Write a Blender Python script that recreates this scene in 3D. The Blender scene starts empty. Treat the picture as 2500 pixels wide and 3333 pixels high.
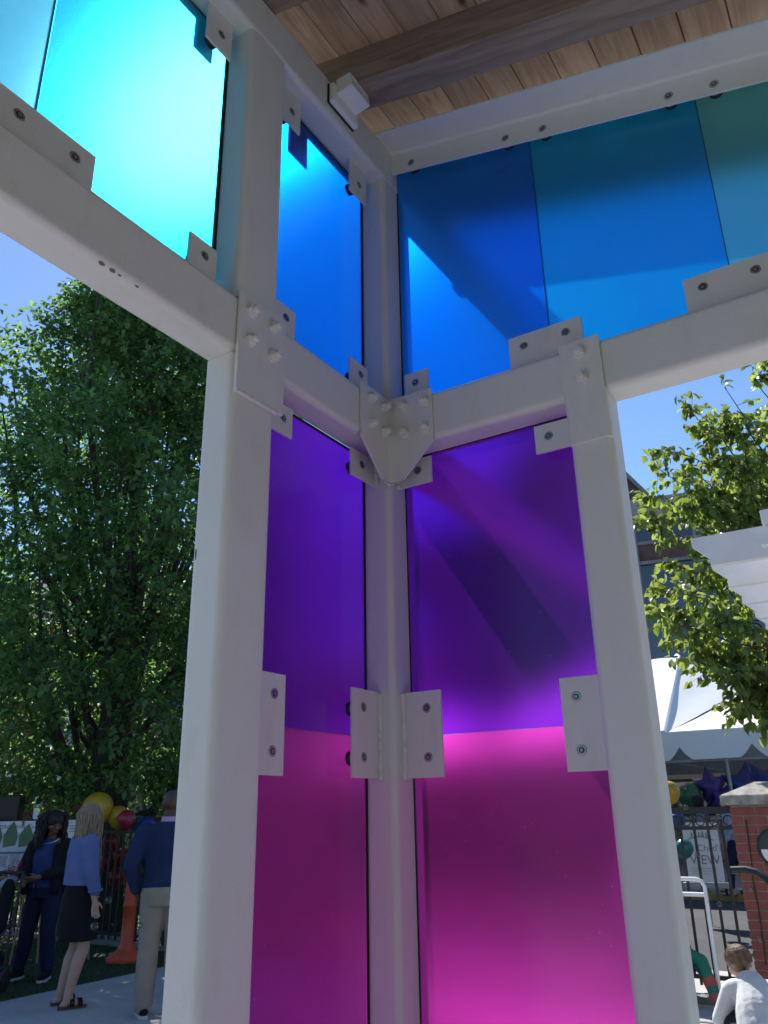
import bpy, bmesh, math, random
import numpy as np
from mathutils import Vector, Matrix, Euler
random.seed(7); rng = np.random.default_rng(11)
sc = bpy.context.scene
col = sc.collection
R = math.radians

# ------------------------------------------------------------------ camera
CAM = Vector((2.585, 1.642, 1.53))
YAW, PITCH, ROLL = R(212.107), R(20.67), R(-1.029)
_d = Vector((math.cos(YAW)*math.cos(PITCH), math.sin(YAW)*math.cos(PITCH), math.sin(PITCH)))
_r = Vector((math.sin(YAW), -math.cos(YAW), 0)); _u = _r.cross(_d)
CR = math.cos(ROLL)*_r + math.sin(ROLL)*_u; CU = -math.sin(ROLL)*_r + math.cos(ROLL)*_u
cam = bpy.data.cameras.new('camera'); cam_o = bpy.data.objects.new('camera', cam); col.objects.link(cam_o)
cam_o.matrix_world = Matrix(((CR.x, CU.x, -_d.x, CAM.x), (CR.y, CU.y, -_d.y, CAM.y), (CR.z, CU.z, -_d.z, CAM.z), (0, 0, 0, 1)))
cam.sensor_fit = 'VERTICAL'; cam.sensor_height = 36.0; cam.sensor_width = 27.0
FPX = 2598.8
cam.lens = FPX/3333*36.0
cam.clip_start = 0.05; cam.clip_end = 600
sc.camera = cam_o

# ------------------------------------------------------------------ sky and sun
SUN = Vector((-0.484, -0.459, 0.745)).normalized()
w = bpy.data.worlds.new('World'); sc.world = w; w.use_nodes = True
nt = w.node_tree; nt.nodes.clear()
sky = nt.nodes.new('ShaderNodeTexSky'); sky.sky_type = 'NISHITA'; sky.sun_disc = False
sky.sun_elevation = math.asin(SUN.z); sky.sun_rotation = math.atan2(SUN.x, SUN.y)
sky.air_density = 1.0; sky.dust_density = 0.1; sky.ozone_density = 6.5; sky.altitude = 60
bg = nt.nodes.new('ShaderNodeBackground'); bg.inputs['Strength'].default_value = 0.10
ow = nt.nodes.new('ShaderNodeOutputWorld')
nt.links.new(sky.outputs[0], bg.inputs[0]); nt.links.new(bg.outputs[0], ow.inputs[0])
sl = bpy.data.lights.new('sun', 'SUN'); sl.energy = 4.6; sl.angle = R(0.53); sl.color = (1.0, 0.955, 0.89)
so = bpy.data.objects.new('sun', sl); col.objects.link(so)
so.rotation_euler = (-SUN).to_track_quat('-Z', 'Y').to_euler(); so.location = (0, 0, 30)
sc.view_settings.view_transform = 'Standard'; sc.view_settings.look = 'None'
sc.view_settings.exposure = 0.82; sc.view_settings.gamma = 1.0
try: sc.view_settings.use_curve_mapping = False
except Exception: pass
sc.render.engine = 'CYCLES'
cy = sc.cycles
cy.use_denoising = True; cy.use_adaptive_sampling = True; cy.adaptive_threshold = 0.025
try: cy.denoiser = 'OPENIMAGEDENOISE'
except Exception: pass
cy.max_bounces = 9; cy.diffuse_bounces = 3; cy.glossy_bounces = 3; cy.transmission_bounces = 8; cy.transparent_max_bounces = 10
cy.sample_clamp_indirect = 6.0; cy.blur_glossy = 0.3

# ------------------------------------------------------------------ helpers
def ray(px, py):
    return CR*((px-1250)/FPX) + CU*(-(py-1666.5)/FPX) + _d
FH = Vector((math.cos(YAW), math.sin(YAW), 0))
def at(px, py, f):            # the place seen at a photo pixel, f metres ahead of the camera
    d = ray(px, py); return CAM + d*(f/d.dot(FH))
def on(px, py, axis, v):      # the place seen at a photo pixel on the plane axis = v
    d = ray(px, py); return CAM + d*((v-CAM[axis])/d[axis])

def node(nt, t, **kw):
    n = nt.nodes.new(t)
    for k, v in kw.items():
        if k in n.inputs: n.inputs[k].default_value = v
        else: setattr(n, k, v)
    return n

MATS = {}
def mat(name, color, rough=0.5, var=0.08, scale=6.0, bump=0.0, bscale=60.0, metal=0.0, spec=0.5, color2=None, stretch=None, detail=6.0, speck=0.0, coat=0.0):
    if name in MATS: return MATS[name]
    m = bpy.data.materials.new(name); m.use_nodes = True; MATS[name] = m
    nt = m.node_tree; b = nt.nodes['Principled BSDF']; L = nt.links.new
    b.inputs['Roughness'].default_value = rough; b.inputs['Metallic'].default_value = metal
    b.inputs['Specular IOR Level'].default_value = spec
    b.inputs['Coat Weight'].default_value = coat
    tc = node(nt, 'ShaderNodeTexCoord'); mp = node(nt, 'ShaderNodeMapping')
    if stretch: mp.inputs['Scale'].default_value = stretch
    L(tc.outputs['Object'], mp.inputs[0])
    n = node(nt, 'ShaderNodeTexNoise'); n.inputs['Scale'].default_value = scale; n.inputs['Detail'].default_value = detail
    L(mp.outputs[0], n.inputs['Vector'])
    rp = node(nt, 'ShaderNodeValToRGB')
    c = Vector(color[:3]); c2 = Vector(color2[:3]) if color2 else c*(1-var*2.2)
    c1 = c if color2 else c*(1+var)
    rp.color_ramp.elements[0].position = 0.3; rp.color_ramp.elements[1].position = 0.7
    rp.color_ramp.elements[0].color = (*c2, 1); rp.color_ramp.elements[1].color = (*c1, 1)
    L(n.outputs[0], rp.inputs[0]); outc = rp.outputs[0]
    if speck > 0:
        v = node(nt, 'ShaderNodeTexVoronoi'); v.inputs['Scale'].default_value = 9.0
        L(tc.outputs['Object'], v.inputs['Vector'])
        lt = node(nt, 'ShaderNodeMath', operation='LESS_THAN'); lt.inputs[1].default_value = speck
        L(v.outputs['Distance'], lt.inputs[0])
        mx = node(nt, 'ShaderNodeMix', data_type='RGBA'); L(lt.outputs[0], mx.inputs[0]); L(outc, mx.inputs[6])
        mx.inputs[7].default_value = (0.45, 0.43, 0.40, 1); outc = mx.outputs[2]
    L(outc, b.inputs['Base Color'])
    if bump > 0:
        n2 = node(nt, 'ShaderNodeTexNoise'); n2.inputs['Scale'].default_value = bscale; n2.inputs['Detail'].default_value = 4
        L(mp.outputs[0], n2.inputs['Vector'])
        bp = node(nt, 'ShaderNodeBump'); bp.inputs['Strength'].default_value = bump; bp.inputs['Distance'].default_value = 0.01
        L(n2.outputs[0], bp.inputs['Height']); L(bp.outputs[0], b.inputs['Normal'])
    return m

class MB:
    """collects shapes into one mesh"""
    def __init__(s): s.v = []; s.f = []; s.sm = []
    def add(s, vs, fs, smooth=False):
        o = len(s.v); s.v += [tuple(q) for q in vs]
        for f in fs: s.f.append(tuple(i+o for i in f)); s.sm.append(smooth)
        return s
    def box(s, x0, x1, y0, y1, z0, z1, M=None):
        vs = [Vector((x, y, z)) for z in (z0, z1) for y in (y0, y1) for x in (x0, x1)]
        if M: vs = [M @ q for q in vs]
        return s.add(vs, [(0, 2, 3, 1), (4, 5, 7, 6), (0, 1, 5, 4), (2, 6, 7, 3), (0, 4, 6, 2), (1, 3, 7, 5)])
    def bevbox(s, x0, x1, y0, y1, z0, z1, b=0.004, M=None):
        bm = bmesh.new(); bmesh.ops.create_cube(bm, size=1.0)
        for q in bm.verts: q.co = Vector(((x0+x1)/2+q.co.x*(x1-x0), (y0+y1)/2+q.co.y*(y1-y0), (z0+z1)/2+q.co.z*(z1-z0)))
        bmesh.ops.bevel(bm, geom=list(bm.edges), offset=b, segments=2, affect='EDGES', profile=0.5)
        bm.verts.index_update()
        vs = [(M @ q.co) if M else q.co.copy() for q in bm.verts]; fs = [[q.index for q in f.verts] for f in bm.faces]
        bm.free(); return s.add(vs, fs)
    def prism(s, poly, fn, a, b, smooth=False):
        """poly of (p,q); fn(p,q,t)->point"""
        n = len(poly); vs = [fn(p, q, a) for p, q in poly] + [fn(p, q, b) for p, q in poly]
        fs = [(i, (i+1) % n, n+(i+1) % n, n+i) for i in range(n)]
        s.add(vs, fs, smooth); s.add(vs[:n], [tuple(range(n))[::-1]]); s.add(vs[n:], [tuple(range(n))]); return s
    def tube(s, p0, p1, r0, r1=None, n=10, cap=True):
        r1 = r0 if r1 is None else r1
        p0 = Vector(p0); p1 = Vector(p1); d = (p1-p0)
        if d.length < 1e-6: return s
        d.normalize(); a = d.orthogonal().normalized(); b = d.cross(a)
        vs = [p0+(a*math.cos(2*math.pi*i/n)+b*math.sin(2*math.pi*i/n))*r0 for i in range(n)] + \
             [p1+(a*math.cos(2*math.pi*i/n)+b*math.sin(2*math.pi*i/n))*r1 for i in range(n)]
        s.add(vs, [(i, (i+1) % n, n+(i+1) % n, n+i) for i in range(n)], n > 6)
        if cap: s.add(vs[:n], [tuple(range(n))[::-1]]); s.add(vs[n:], [tuple(range(n))])
        return s
    def path(s, pts, radii, n=8):
        pts = [Vector(p) for p in pts]
        if not hasattr(radii, '__len__'): radii = [radii]*len(pts)
        rings = []; a = None
        for i, p in enumerate(pts):
            d = (pts[min(i+1, len(pts)-1)]-pts[max(i-1, 0)]).normalized()
            a = d.orthogonal().normalized() if a is None else (a-d*a.dot(d)).normalized()
            b = d.cross(a)
            rings.append([p+(a*math.cos(2*math.pi*k/n)+b*math.sin(2*math.pi*k/n))*radii[i] for k in range(n)])
        return s.loft(rings)
    def loft(s, rings, smooth=True, cap=True):
        n = len(rings[0]); vs = [q for r in rings for q in r]; fs = []
        for j in range(len(rings)-1):
            for i in range(n): fs.append((j*n+i, j*n+(i+1) % n, (j+1)*n+(i+1) % n, (j+1)*n+i))
        s.add(vs, fs, smooth)
        if cap: s.add(rings[0], [tuple(range(n))[::-1]]); s.add(rings[-1], [tuple(range(n))])
        return s
    def ball(s, c, r, M=None, n=14, m=9):
        c = Vector(c); r = Vector(r) if hasattr(r, '__len__') else Vector((r, r, r))
        rings = []
        for j in range(m+1):
            t = math.pi*j/m; t = min(max(t, 0.02), math.pi-0.02)
            ring = []
            for i in range(n):
                p = 2*math.pi*i/n; q = Vector((r.x*math.sin(t)*math.cos(p), r.y*math.sin(t)*math.sin(p), -r.z*math.cos(t)))
                ring.append(c+((M @ q) if M else q))
            rings.append(ring)
        return s.loft(rings)
    def mesh(s, name, m=None):
        me = bpy.data.meshes.new(name); me.from_pydata(s.v, [], s.f)
        me.polygons.foreach_set('use_smooth', s.sm); me.update()
        if m: me.materials.append(m)
        return me
    def build(s, name, m, parent=None):
        o = bpy.data.objects.new(name, s.mesh(name, m)); col.objects.link(o)
        if parent: o.parent = parent
        return o

def tag(o, label=None, cat=None, group=None, kind=None):
    if label: o['label'] = label
    if cat: o['category'] = cat
    if group: o['group'] = group
    if kind: o['kind'] = kind
    return o
def thing(name, label, cat, loc=(0, 0, 0), rz=0, group=None):
    o = bpy.data.objects.new(name, None); col.objects.link(o); o.location = loc; o.rotation_euler = (0, 0, rz)
    o.empty_display_size = 0.1
    return tag(o, label, cat, group)
def inst(name, me, parent=None, M=None):
    o = bpy.data.objects.new(name, me); col.objects.link(o)
    if parent: o.parent = parent
    if M is not None: o.matrix_local = M
    return o

def rrect(a0, a1, b0, b1, r, seg=6):
    pts = []
    for (ca, cb, st) in ((a1-r, b1-r, 0), (a0+r, b1-r, 90), (a0+r, b0+r, 180), (a1-r, b0+r, 270)):
        for i in range(seg+1):
            t = R(st+90*i/seg); pts.append((ca+r*math.cos(t), cb+r*math.sin(t)))
    return pts
FX = lambda p, q, t: Vector((t, p, q))     # extrude along x, section (y,z)
FY = lambda p, q, t: Vector((p, t, q))     # along y, section (x,z)
FZ = lambda p, q, t: Vector((p, q, t))     # along z, section (x,y)

# ------------------------------------------------------------------ materials
STEEL = mat('white_painted_steel', (0.74, 0.74, 0.73), 0.42, var=0.02, scale=1.2, bump=0.12, bscale=110, speck=0.016)
def grime(m):
    nt = m.node_tree; b = nt.nodes['Principled BSDF']; L = nt.links.new; src = b.inputs['Base Color'].links[0].from_socket
    tc = node(nt, 'ShaderNodeTexCoord'); mp = node(nt, 'ShaderNodeMapping'); mp.inputs['Scale'].default_value = (3, 3, 1.0); L(tc.outputs['Object'], mp.inputs[0])
    n = node(nt, 'ShaderNodeTexNoise'); n.inputs['Scale'].default_value = 3; n.inputs['Detail'].default_value = 9; n.inputs['Roughness'].default_value = .7; L(mp.outputs[0], n.inputs['Vector'])
    rp = node(nt, 'ShaderNodeValToRGB'); rp.color_ramp.elements[0].position = .28; rp.color_ramp.elements[0].color = (.92, .91, .885, 1); rp.color_ramp.elements[1].position = .46; rp.color_ramp.elements[1].color = (1, 1, 1, 1); L(n.outputs[0], rp.inputs[0])
    mu = node(nt, 'ShaderNodeMix', data_type='RGBA', blend_type='MULTIPLY'); mu.inputs[0].default_value = 1; L(src, mu.inputs[6]); L(rp.outputs[0], mu.inputs[7]); L(mu.outputs[2], b.inputs['Base Color'])
    rr = node(nt, 'ShaderNodeMapRange'); rr.inputs[3].default_value = .55; rr.inputs[4].default_value = .33; L(n.outputs[0], rr.inputs[0]); L(rr.outputs[0], b.inputs['Roughness'])
grime(STEEL)
SCREW = mat('stainless_steel', (0.42, 0.42, 0.43), 0.32, metal=0.9, var=0.1, scale=80)
SOCKET = mat('dark_socket', (0.03, 0.03, 0.035), 0.5)
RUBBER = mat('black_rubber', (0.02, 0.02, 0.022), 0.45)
BLACKM = mat('black_painted_metal', (0.018, 0.018, 0.02), 0.4, var=0.1)
CONC = mat('concrete', (0.40, 0.395, 0.38), 0.85, var=0.07, scale=2.2, bump=0.25, bscale=90)
WHITE = mat('white_plastic', (0.82, 0.82, 0.80), 0.4, var=0.02)

def panel_mat(name, c, rough=0.22, veil=0.052):
    m = bpy.data.materials.new(name); m.use_nodes = True
    nt = m.node_tree; nt.nodes.clear(); L = nt.links.new
    out = node(nt, 'ShaderNodeOutputMaterial')
    tc = node(nt, 'ShaderNodeTexCoord')
    nz = node(nt, 'ShaderNodeTexNoise'); nz.inputs['Scale'].default_value = 260; nz.inputs['Detail'].default_value = 3
    L(tc.outputs['Object'], nz.inputs['Vector'])
    bp = node(nt, 'ShaderNodeBump'); bp.inputs['Strength'].default_value = 0.12; bp.inputs['Distance'].default_value = 0.002
    L(nz.outputs[0], bp.inputs['Height'])
    g = node(nt, 'ShaderNodeBsdfRefraction', distribution='BECKMANN'); g.inputs['IOR'].default_value = 1.42; g.inputs['Roughness'].default_value = rough
    sq = tuple(math.sqrt(k) for k in c); g.inputs['Color'].default_value = (*sq, 1)
    t = node(nt, 'ShaderNodeBsdfTranslucent'); t.inputs['Color'].default_value = (*sq, 1)
    gb = node(nt, 'ShaderNodeBsdfRefraction', distribution='GGX'); gb.inputs['IOR'].default_value = 1.42; gb.inputs['Roughness'].default_value = rough*1.75; gb.inputs['Color'].default_value = (*sq, 1)
    mg = node(nt, 'ShaderNodeMixShader'); mg.inputs[0].default_value = 0.06; L(g.outputs[0], mg.inputs[1]); L(gb.outputs[0], mg.inputs[2])
    mx = node(nt, 'ShaderNodeMixShader'); n5 = node(nt, 'ShaderNodeTexNoise'); n5.inputs['Scale'].default_value = 1.7; n5.inputs['Detail'].default_value = 7; n5.inputs['Distortion'].default_value = 1.2; L(tc.outputs['Object'], n5.inputs['Vector'])
    mr = node(nt, 'ShaderNodeMapRange'); mr.inputs[1].default_value = .35; mr.inputs[2].default_value = .7; mr.inputs[3].default_value = veil*.8; mr.inputs[4].default_value = veil*1.35; L(n5.outputs[0], mr.inputs[0]); L(mr.outputs[0], mx.inputs[0])
    L(mg.outputs[0], mx.inputs[1]); L(t.outputs[0], mx.inputs[2]); L(bp.outputs[0], g.inputs['Normal'])
    gl = node(nt, 'ShaderNodeBsdfGlossy', distribution='GGX'); gl.inputs['Roughness'].default_value = 0.18
    fr = node(nt, 'ShaderNodeFresnel'); fr.inputs['IOR'].default_value = 1.4
    m2 = node(nt, 'ShaderNodeMixShader'); L(fr.outputs[0], m2.inputs[0]); L(mx.outputs[0], m2.inputs[1]); L(gl.outputs[0], m2.inputs[2])
    # dust specks and water spots
    v = node(nt, 'ShaderNodeTexVoronoi'); v.inputs['Scale'].default_value = 38; L(tc.outputs['Object'], v.inputs['Vector'])
    lt = node(nt, 'ShaderNodeMath', operation='LESS_THAN'); lt.inputs[1].default_value = 0.06; L(v.outputs['Distance'], lt.inputs[0])
    n3 = node(nt, 'ShaderNodeTexNoise'); n3.inputs['Scale'].default_value = 2.3; L(tc.outputs['Object'], n3.inputs['Vector'])
    gt = node(nt, 'ShaderNodeMath', operation='GREATER_THAN'); gt.inputs[1].default_value = 0.56; L(n3.outputs[0], gt.inputs[0])
    ml = node(nt, 'ShaderNodeMath', operation='MULTIPLY'); L(lt.outputs[0], ml.inputs[0]); L(gt.outputs[0], ml.inputs[1])
    m3 = node(nt, 'ShaderNodeMath', operation='MULTIPLY'); L(ml.outputs[0], m3.inputs[0]); m3.inputs[1].default_value = 0.38
    df = node(nt, 'ShaderNodeBsdfTranslucent'); df.inputs['Color'].default_value = tuple(0.55+0.45*k for k in c)+(1,)
    m4 = node(nt, 'ShaderNodeMixShader'); L(m3.outputs[0], m4.inputs[0]); L(m2.outputs[0], m4.inputs[1]); L(df.outputs[0], m4.inputs[2])
    dd_ = node(nt, 'ShaderNodeBsdfDiffuse'); dd_.inputs['Color'].default_value = tuple(.25+.6*k for k in c)+(1,)
    m6 = node(nt, 'ShaderNodeMixShader'); m6.inputs[0].default_value = .06; L(m4.outputs[0], m6.inputs[1]); L(dd_.outputs[0], m6.inputs[2]); L(m6.outputs[0], out.inputs[0])
    return m

# ------------------------------------------------------------------ setting: ground
ground = MB().box(-260, 120, -260, 260, -0.6, -0.02).build('ground', mat('far_ground', (0.10, 0.105, 0.07), 0.95, var=0.25, scale=0.4, bump=0.3, bscale=5))
tag(ground, 'wide grassy and earthy ground around the square', kind='structure')
pav = MB()
def slab(mb, x0, x1, y0, y1, z=0.0, step=2.4, gap=0.008):
    x = x0
    while x < x1-0.01:
        y = y0
        while y < y1-0.01:
            mb.bevbox(x+gap, min(x+step, x1)-gap, y+gap, min(y+step, y1)-gap, z-0.12, z, 0.006); y += step
        x += step
pavement = bpy.data.objects.new('pavement', None); col.objects.link(pavement); tag(pavement, 'pale concrete pavement under the steel pavilion', kind='structure')
_sl = {}
for i in range(6):
    for j in range(6):
        x0, y0 = -4.7+2.4*i, -5.75+2.4*j
        MB().bevbox(x0+.006, x0+2.394, y0+.006, y0+2.394, -0.12, 0, 0.006).build('concrete_slab', CONC, pavement)
MB().box(-5.3, 9.7, -5.75, 8.65, -0.14, -0.012).build('joint_bed', mat('joint_dark', (0.12, 0.115, 0.11), 0.9), pavement)
for j in range(6):
    MB().bevbox(-5.28, -4.706, -5.75+2.4*j+.006, -5.75+2.4*j+2.394, -0.12, 0, 0.006).build('concrete_slab', CONC, pavement)
turf = MB().box(-5.3, 7.3, -14, -5.755, -0.1, -0.006).build('turf_bed', mat('turf', (0.022, 0.05, 0.016), 0.95, var=0.25, scale=40, bump=0.6, bscale=300))
tag(turf, 'dark green artificial turf between pavement and fence', kind='structure')
kerb = MB().bevbox(-5.42, -5.27, -14, 0.2, -0.1, 0.045, 0.01).build('kerb', mat('kerb_concrete', (0.2, 0.19, 0.18), 0.9)); tag(kerb, 'low concrete edging under the black fence', kind='structure')
walk = MB().box(-6.9, -5.43, -30, 30, -0.1, -0.004).build('sidewalk', CONC); tag(walk, 'sunlit concrete sidewalk behind the fence', kind='structure')
road = MB().box(-13.7, -6.9, -60, 60, -0.1, -0.012).build('road', mat('asphalt', (0.052, 0.053, 0.058), 0.9, var=0.12, scale=1.5, bump=0.4, bscale=200)); tag(road, 'grey asphalt drive beyond the black fence', kind='structure')
kb2 = MB().bevbox(-13.9, -13.7, -60, 60, -0.1, 0.1, 0.015).build('kerb', mat('yellow_kerb', (0.35, 0.24, 0.06), 0.85, var=0.15)); tag(kb2, 'faded yellow painted kerb across the drive', kind='structure')
far = MB().box(-24, -13.9, -60, 60, -0.1, 0.085).build('far_pavement', mat('far_concrete', (0.3, 0.3, 0.3), 0.9)); tag(far, 'grey pavement under the white tent', kind='structure')
gs_n = 16000
def grass_mesh():
    x = rng.uniform(-5.2, -0.5, gs_n); y = rng.uniform(-9.5, -5.77, gs_n); a = rng.uniform(0, 6.28, gs_n); h = rng.uniform(.018, .038, gs_n); wd = .004
    lean = rng.normal(0, .012, (gs_n, 2))
    v = np.zeros((gs_n, 3, 3)); v[:, 0] = np.c_[x-wd*np.cos(a), y-wd*np.sin(a), np.full(gs_n, -.006)]
    v[:, 1] = np.c_[x+wd*np.cos(a), y+wd*np.sin(a), np.full(gs_n, -.006)]; v[:, 2] = np.c_[x+lean[:, 0], y+lean[:, 1], h]
    me = bpy.data.meshes.new('turf_blades'); me.from_pydata(v.reshape(-1, 3).tolist(), [], np.arange(gs_n*3).reshape(-1, 3).tolist()); return me
gm = grass_mesh(); gm.materials.append(mat('turf_blade', (0.03, 0.075, 0.02), 0.7, var=0.3, scale=20))
tag(inst('turf_blades', gm), 'short blades of the artificial turf', kind='stuff')

# ------------------------------------------------------------------ pavilion
W = 0.127
ZB0, ZB1, ZU0, ZU1 = 2.878, 3.082, 4.262, 4.468
SL = 0.25
pv = thing('pavilion', 'white steel pavilion corner with blue, purple and magenta translucent panels under a wood ceiling', 'pavilion')
RC = 0.024
def column(x0, x1, y0, y1, z0, z1):
    return MB().prism(rrect(x0, x1, y0, y1, RC), FZ, z0, z1).build('column', STEEL, pv)
def beam_x(y0, y1, z0, z1, a, b): return MB().prism(rrect(y0, y1, z0, z1, RC), FX, a, b).build('beam', STEEL, pv)
def beam_y(x0, x1, z0, z1, a, b): return MB().prism(rrect(x0, x1, z0, z1, RC), FY, a, b).build('beam', STEEL, pv)
XL0, XL1, YR0, YR1 = 0.8228, 1.0223, 0.8627, 1.011
column(-0.073, W, 0, W, 0.0, ZB0-0.001); column(-0.073, W, 0, W, ZB1+0.001, ZU0-0.001)
column(XL0, XL1, 0, W, 0.0, ZB0-0.001); column(XL0, XL1, 0, W, ZB1+0.001, ZU0-0.001)
column(0.0, W+0.003, YR0, YR1, 0.0, ZB0-0.001)
column(-3.02, -2.82, 0, W, 0.0, ZB0-0.001); column(-3.02, -2.82, 0, W, ZB1+0.001, ZU0-0.001)
column(8.7, 8.9, 0, W, 0.0, ZU0-0.001); column(8.7, 8.9, 7.0, 7.127, 0.0, 2.7); column(0, W, 7.0, 7.2, 0.0, 2.6)
beam_x(0, W, ZB0, ZB1, W+0.002, XL1-0.1); beam_x(0, W, ZB0, ZB1, XL1-0.097, 8.698); beam_x(0, W, ZB0, ZB1, -3.02, W-0.001)
beam_x(0, W, ZU0, ZU1, -3.02, 8.95)
beam_y(0, W, ZB0, ZB1, W+0.004, (YR0+YR1)/2); beam_y(0, W, ZB0, ZB1, (YR0+YR1)/2+0.002, 4.0)
# continuous steel angle following the roof slope on the right side
def zr(y, c=ZU1): return c-SL*(y-W)
ang = MB()
def shear(p, q, t): return Vector((p, t, zr(t)+q))
ang.prism([(0.043, -0.002), (0.195, -0.002), (0.197, -0.006), (0.195, -0.0125), (0.066, -0.0125), (0.060, -0.0145), (0.056, -0.019), (0.0545, -0.026), (0.0545, -0.132), (0.043, -0.132)], shear, W+0.001, 4.4)
angle = ang.build('steel_angle', STEEL, pv)

def hexa(c, axis, r, t0, t1, mb, rot=0.0, n=6):
    ax = Vector(axis); a = ax.orthogonal().normalized(); b = ax.cross(a); c = Vector(c)
    ring = lambda t, rr: [c+ax*t+(a*math.cos(rot+2*math.pi*i/n)+b*math.sin(rot+2*math.pi*i/n))*rr for i in range(n)]
    mb.loft([ring(t0, r), ring(t1*0.85+t0*0.15, r), ring(t1, r*0.86)], smooth=n > 8)
bm_ = MB(); hexa((0, 0, 0), (0, 0, 1), 0.0225, 0, 0.0035, bm_, n=20); hexa((0, 0, 0), (0, 0, 1), 0.0205, 0.0035, 0.0195, bm_); hexa((0, 0, 0), (0, 0, 1), 0.0125, 0.0195, 0.034, bm_, n=14)
bolt_me = bm_.mesh('bolt', STEEL)
sm_ = MB(); hexa((0, 0, 0), (0, 0, 1), 0.0165, -0.002, 0.0016, sm_, n=24)
screw_me = sm_.mesh('screw', SCREW)
sk_ = MB(); hexa((0, 0, 0), (0, 0, 1), 0.0092, 0.0010, 0.0022, sk_, n=20); sock_me = sk_.mesh('screw_socket', SOCKET)
sh_ = MB(); hexa((0, 0, 0), (0, 0, 1), 0.0058, 0.0012, 0.0042, sh_, n=6); head_me = sh_.mesh('screw_head', SCREW)
so_ = MB(); hexa((0, 0, 0), (0, 0, 1), 0.0255, -0.0004, 0.016, so_, n=24); puck_me = so_.mesh('standoff_pad', RUBBER)
sp_ = MB(); hexa((0, 0, 0), (0, 0, 1), 0.0245, 0.0162, 0.021, sp_, n=24); hexa((0, 0, 0), (0, 0, 1), 0.019, 0.021, 0.0495, sp_, n=24); post_me = sp_.mesh('standoff', SCREW)
def facing(p, n):
    return Matrix.Translation(p) @ Vector(n).to_track_quat('Z', 'X').to_matrix().to_4x4()
def bolt(p, n, parent):
    return inst('bolt', bolt_me, parent, facing(p, n) @ Matrix.Rotation(random.uniform(0, 6.28), 4, 'Z'))
def screw(p, n, parent, standoff=None):
    M = facing(p, n) @ Matrix.Rotation(random.uniform(0, 6.28), 4, 'Z')
    inst('screw', screw_me, parent, M); inst('screw_socket', sock_me, parent, M); inst('screw_head', head_me, parent, M)
    if standoff: inst('standoff_pad', puck_me, parent, facing(standoff, n)); inst('standoff', post_me, parent, facing(standoff, n))
def weld(parent, pts, r=0.010):
    P = []; rad = []
    for a, b in zip(pts[:-1], pts[1:]):
        a = Vector(a); b = Vector(b); n = max(3, int((b-a).length/0.006))
        for i in range(n):
            P.append(a.lerp(b, i/n)+Vector([random.gauss(0, .0009) for _ in range(3)])); rad.append(r*random.uniform(.75, 1.2))
    MB().path(P, rad, 7).build('weld', STEEL, parent)

TH = 0.0095      # plate thickness
TP = 0.0562      # tab planes: back of tab
def tab_left(x0, x1, z0, z1, screws):      # tab in the left wall
    t = MB().bevbox(x0, x1, TP, TP+TH, z0, z1, 0.0012).build('tab', STEEL, pv)
    for (x, z) in screws: screw((x, TP+TH, z), (0, 1, 0), t, (x, 0.0065, z))
    return t
def tab_right(y0, y1, z0, z1, screws):
    t = MB().bevbox(TP, TP+TH, y0, y1, z0, z1, 0.0012).build('tab', STEEL, pv)
    for (y, z) in screws: screw((TP+TH, y, z), (1, 0, 0), t, (0.0065, y, z))
    return t
# left wall
tab_left(1.542, 1.86, ZB1-0.005, 3.248, [(1.605, 3.195), (1.772, 3.195)])
tab_left(1.062, 1.182, ZB1-0.005, 3.248, [(1.116, 3.196)])
tab_left(1.062, 1.184, 4.092, ZU0+0.005, [(1.116, 4.166)])
tab_left(1.545, 1.86, 4.092, ZU0+0.005, [(1.605, 4.166), (1.772, 4.166)])
tab_left(0.657, 0.79, 4.092, ZU0+0.005, [(0.711, 4.166)])
tab_left(0.178, 0.303, 4.092, ZU0+0.005, [(0.233, 4.166)])
tab_left(0.657, 0.79, ZB1-0.005, 3.245, [(0.709, 3.196)])
tab_left(0.182, 0.305, ZB1-0.005, 3.245, [(0.232, 3.196)])
tab_left(0.657, XL0+0.003, 2.735, 2.846, [(0.707, 2.795)])
t = tab_left(W-0.003, 0.299, 2.735, 2.846, [(0.228, 2.797)]); weld(t, [(W+.004, TP+TH+.004, 2.738), (W+.004, TP+TH+.004, 2.84)])
tab_left(0.657, XL0+0.003, 1.638, 1.932, [(0.709, 1.871), (0.711, 1.705)])
t = tab_left(W-0.003, 0.297, 1.642, 1.938, [(0.229, 1.876), (0.229, 1.709)]); weld(t, [(W+.004, TP+TH+.004, 1.640), (W+.004, TP+TH+.004, 1.936)])
# right wall
t = tab_right(W-0.003, 0.282, 1.642, 1.936, [(0.225, 1.876), (0.225, 1.709)]); weld(t, [(TP+TH+.004, W+.004, 1.640), (TP+TH+.004, W+.004, 1.936)])
tab_right(0.721, YR0+0.003, 1.641, 1.931, [(0.773, 1.868), (0.774, 1.704)])
t = tab_right(W-0.003, 0.282, 2.733, 2.843, [(0.222, 2.792)]); weld(t, [(TP+TH+.004, W+.004, 2.735), (TP+TH+.004, W+.004, 2.84)])
tab_right(0.714, YR0+0.003, 2.733, 2.843, [(0.767, 2.792)])
tab_right(0.174, 0.284, ZB1-0.005, 3.237, [(0.225, 3.187)])
tab_right(0.644, 0.934, ZB1-0.005, 3.241, [(0.705, 3.190), (0.871, 3.191)])
tab_right(1.300, 1.59, ZB1-0.005, 3.243, [(1.361, 3.191), (1.528, 3.191)])
for yy in (0.236, 0.702, 0.868, 1.365, 1.524, 1.75):
    z = zr(yy)-0.092
    screw((0.0545, yy, z), (1, 0, -0.0), angle, (0.0065, yy, z-0.0))

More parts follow.
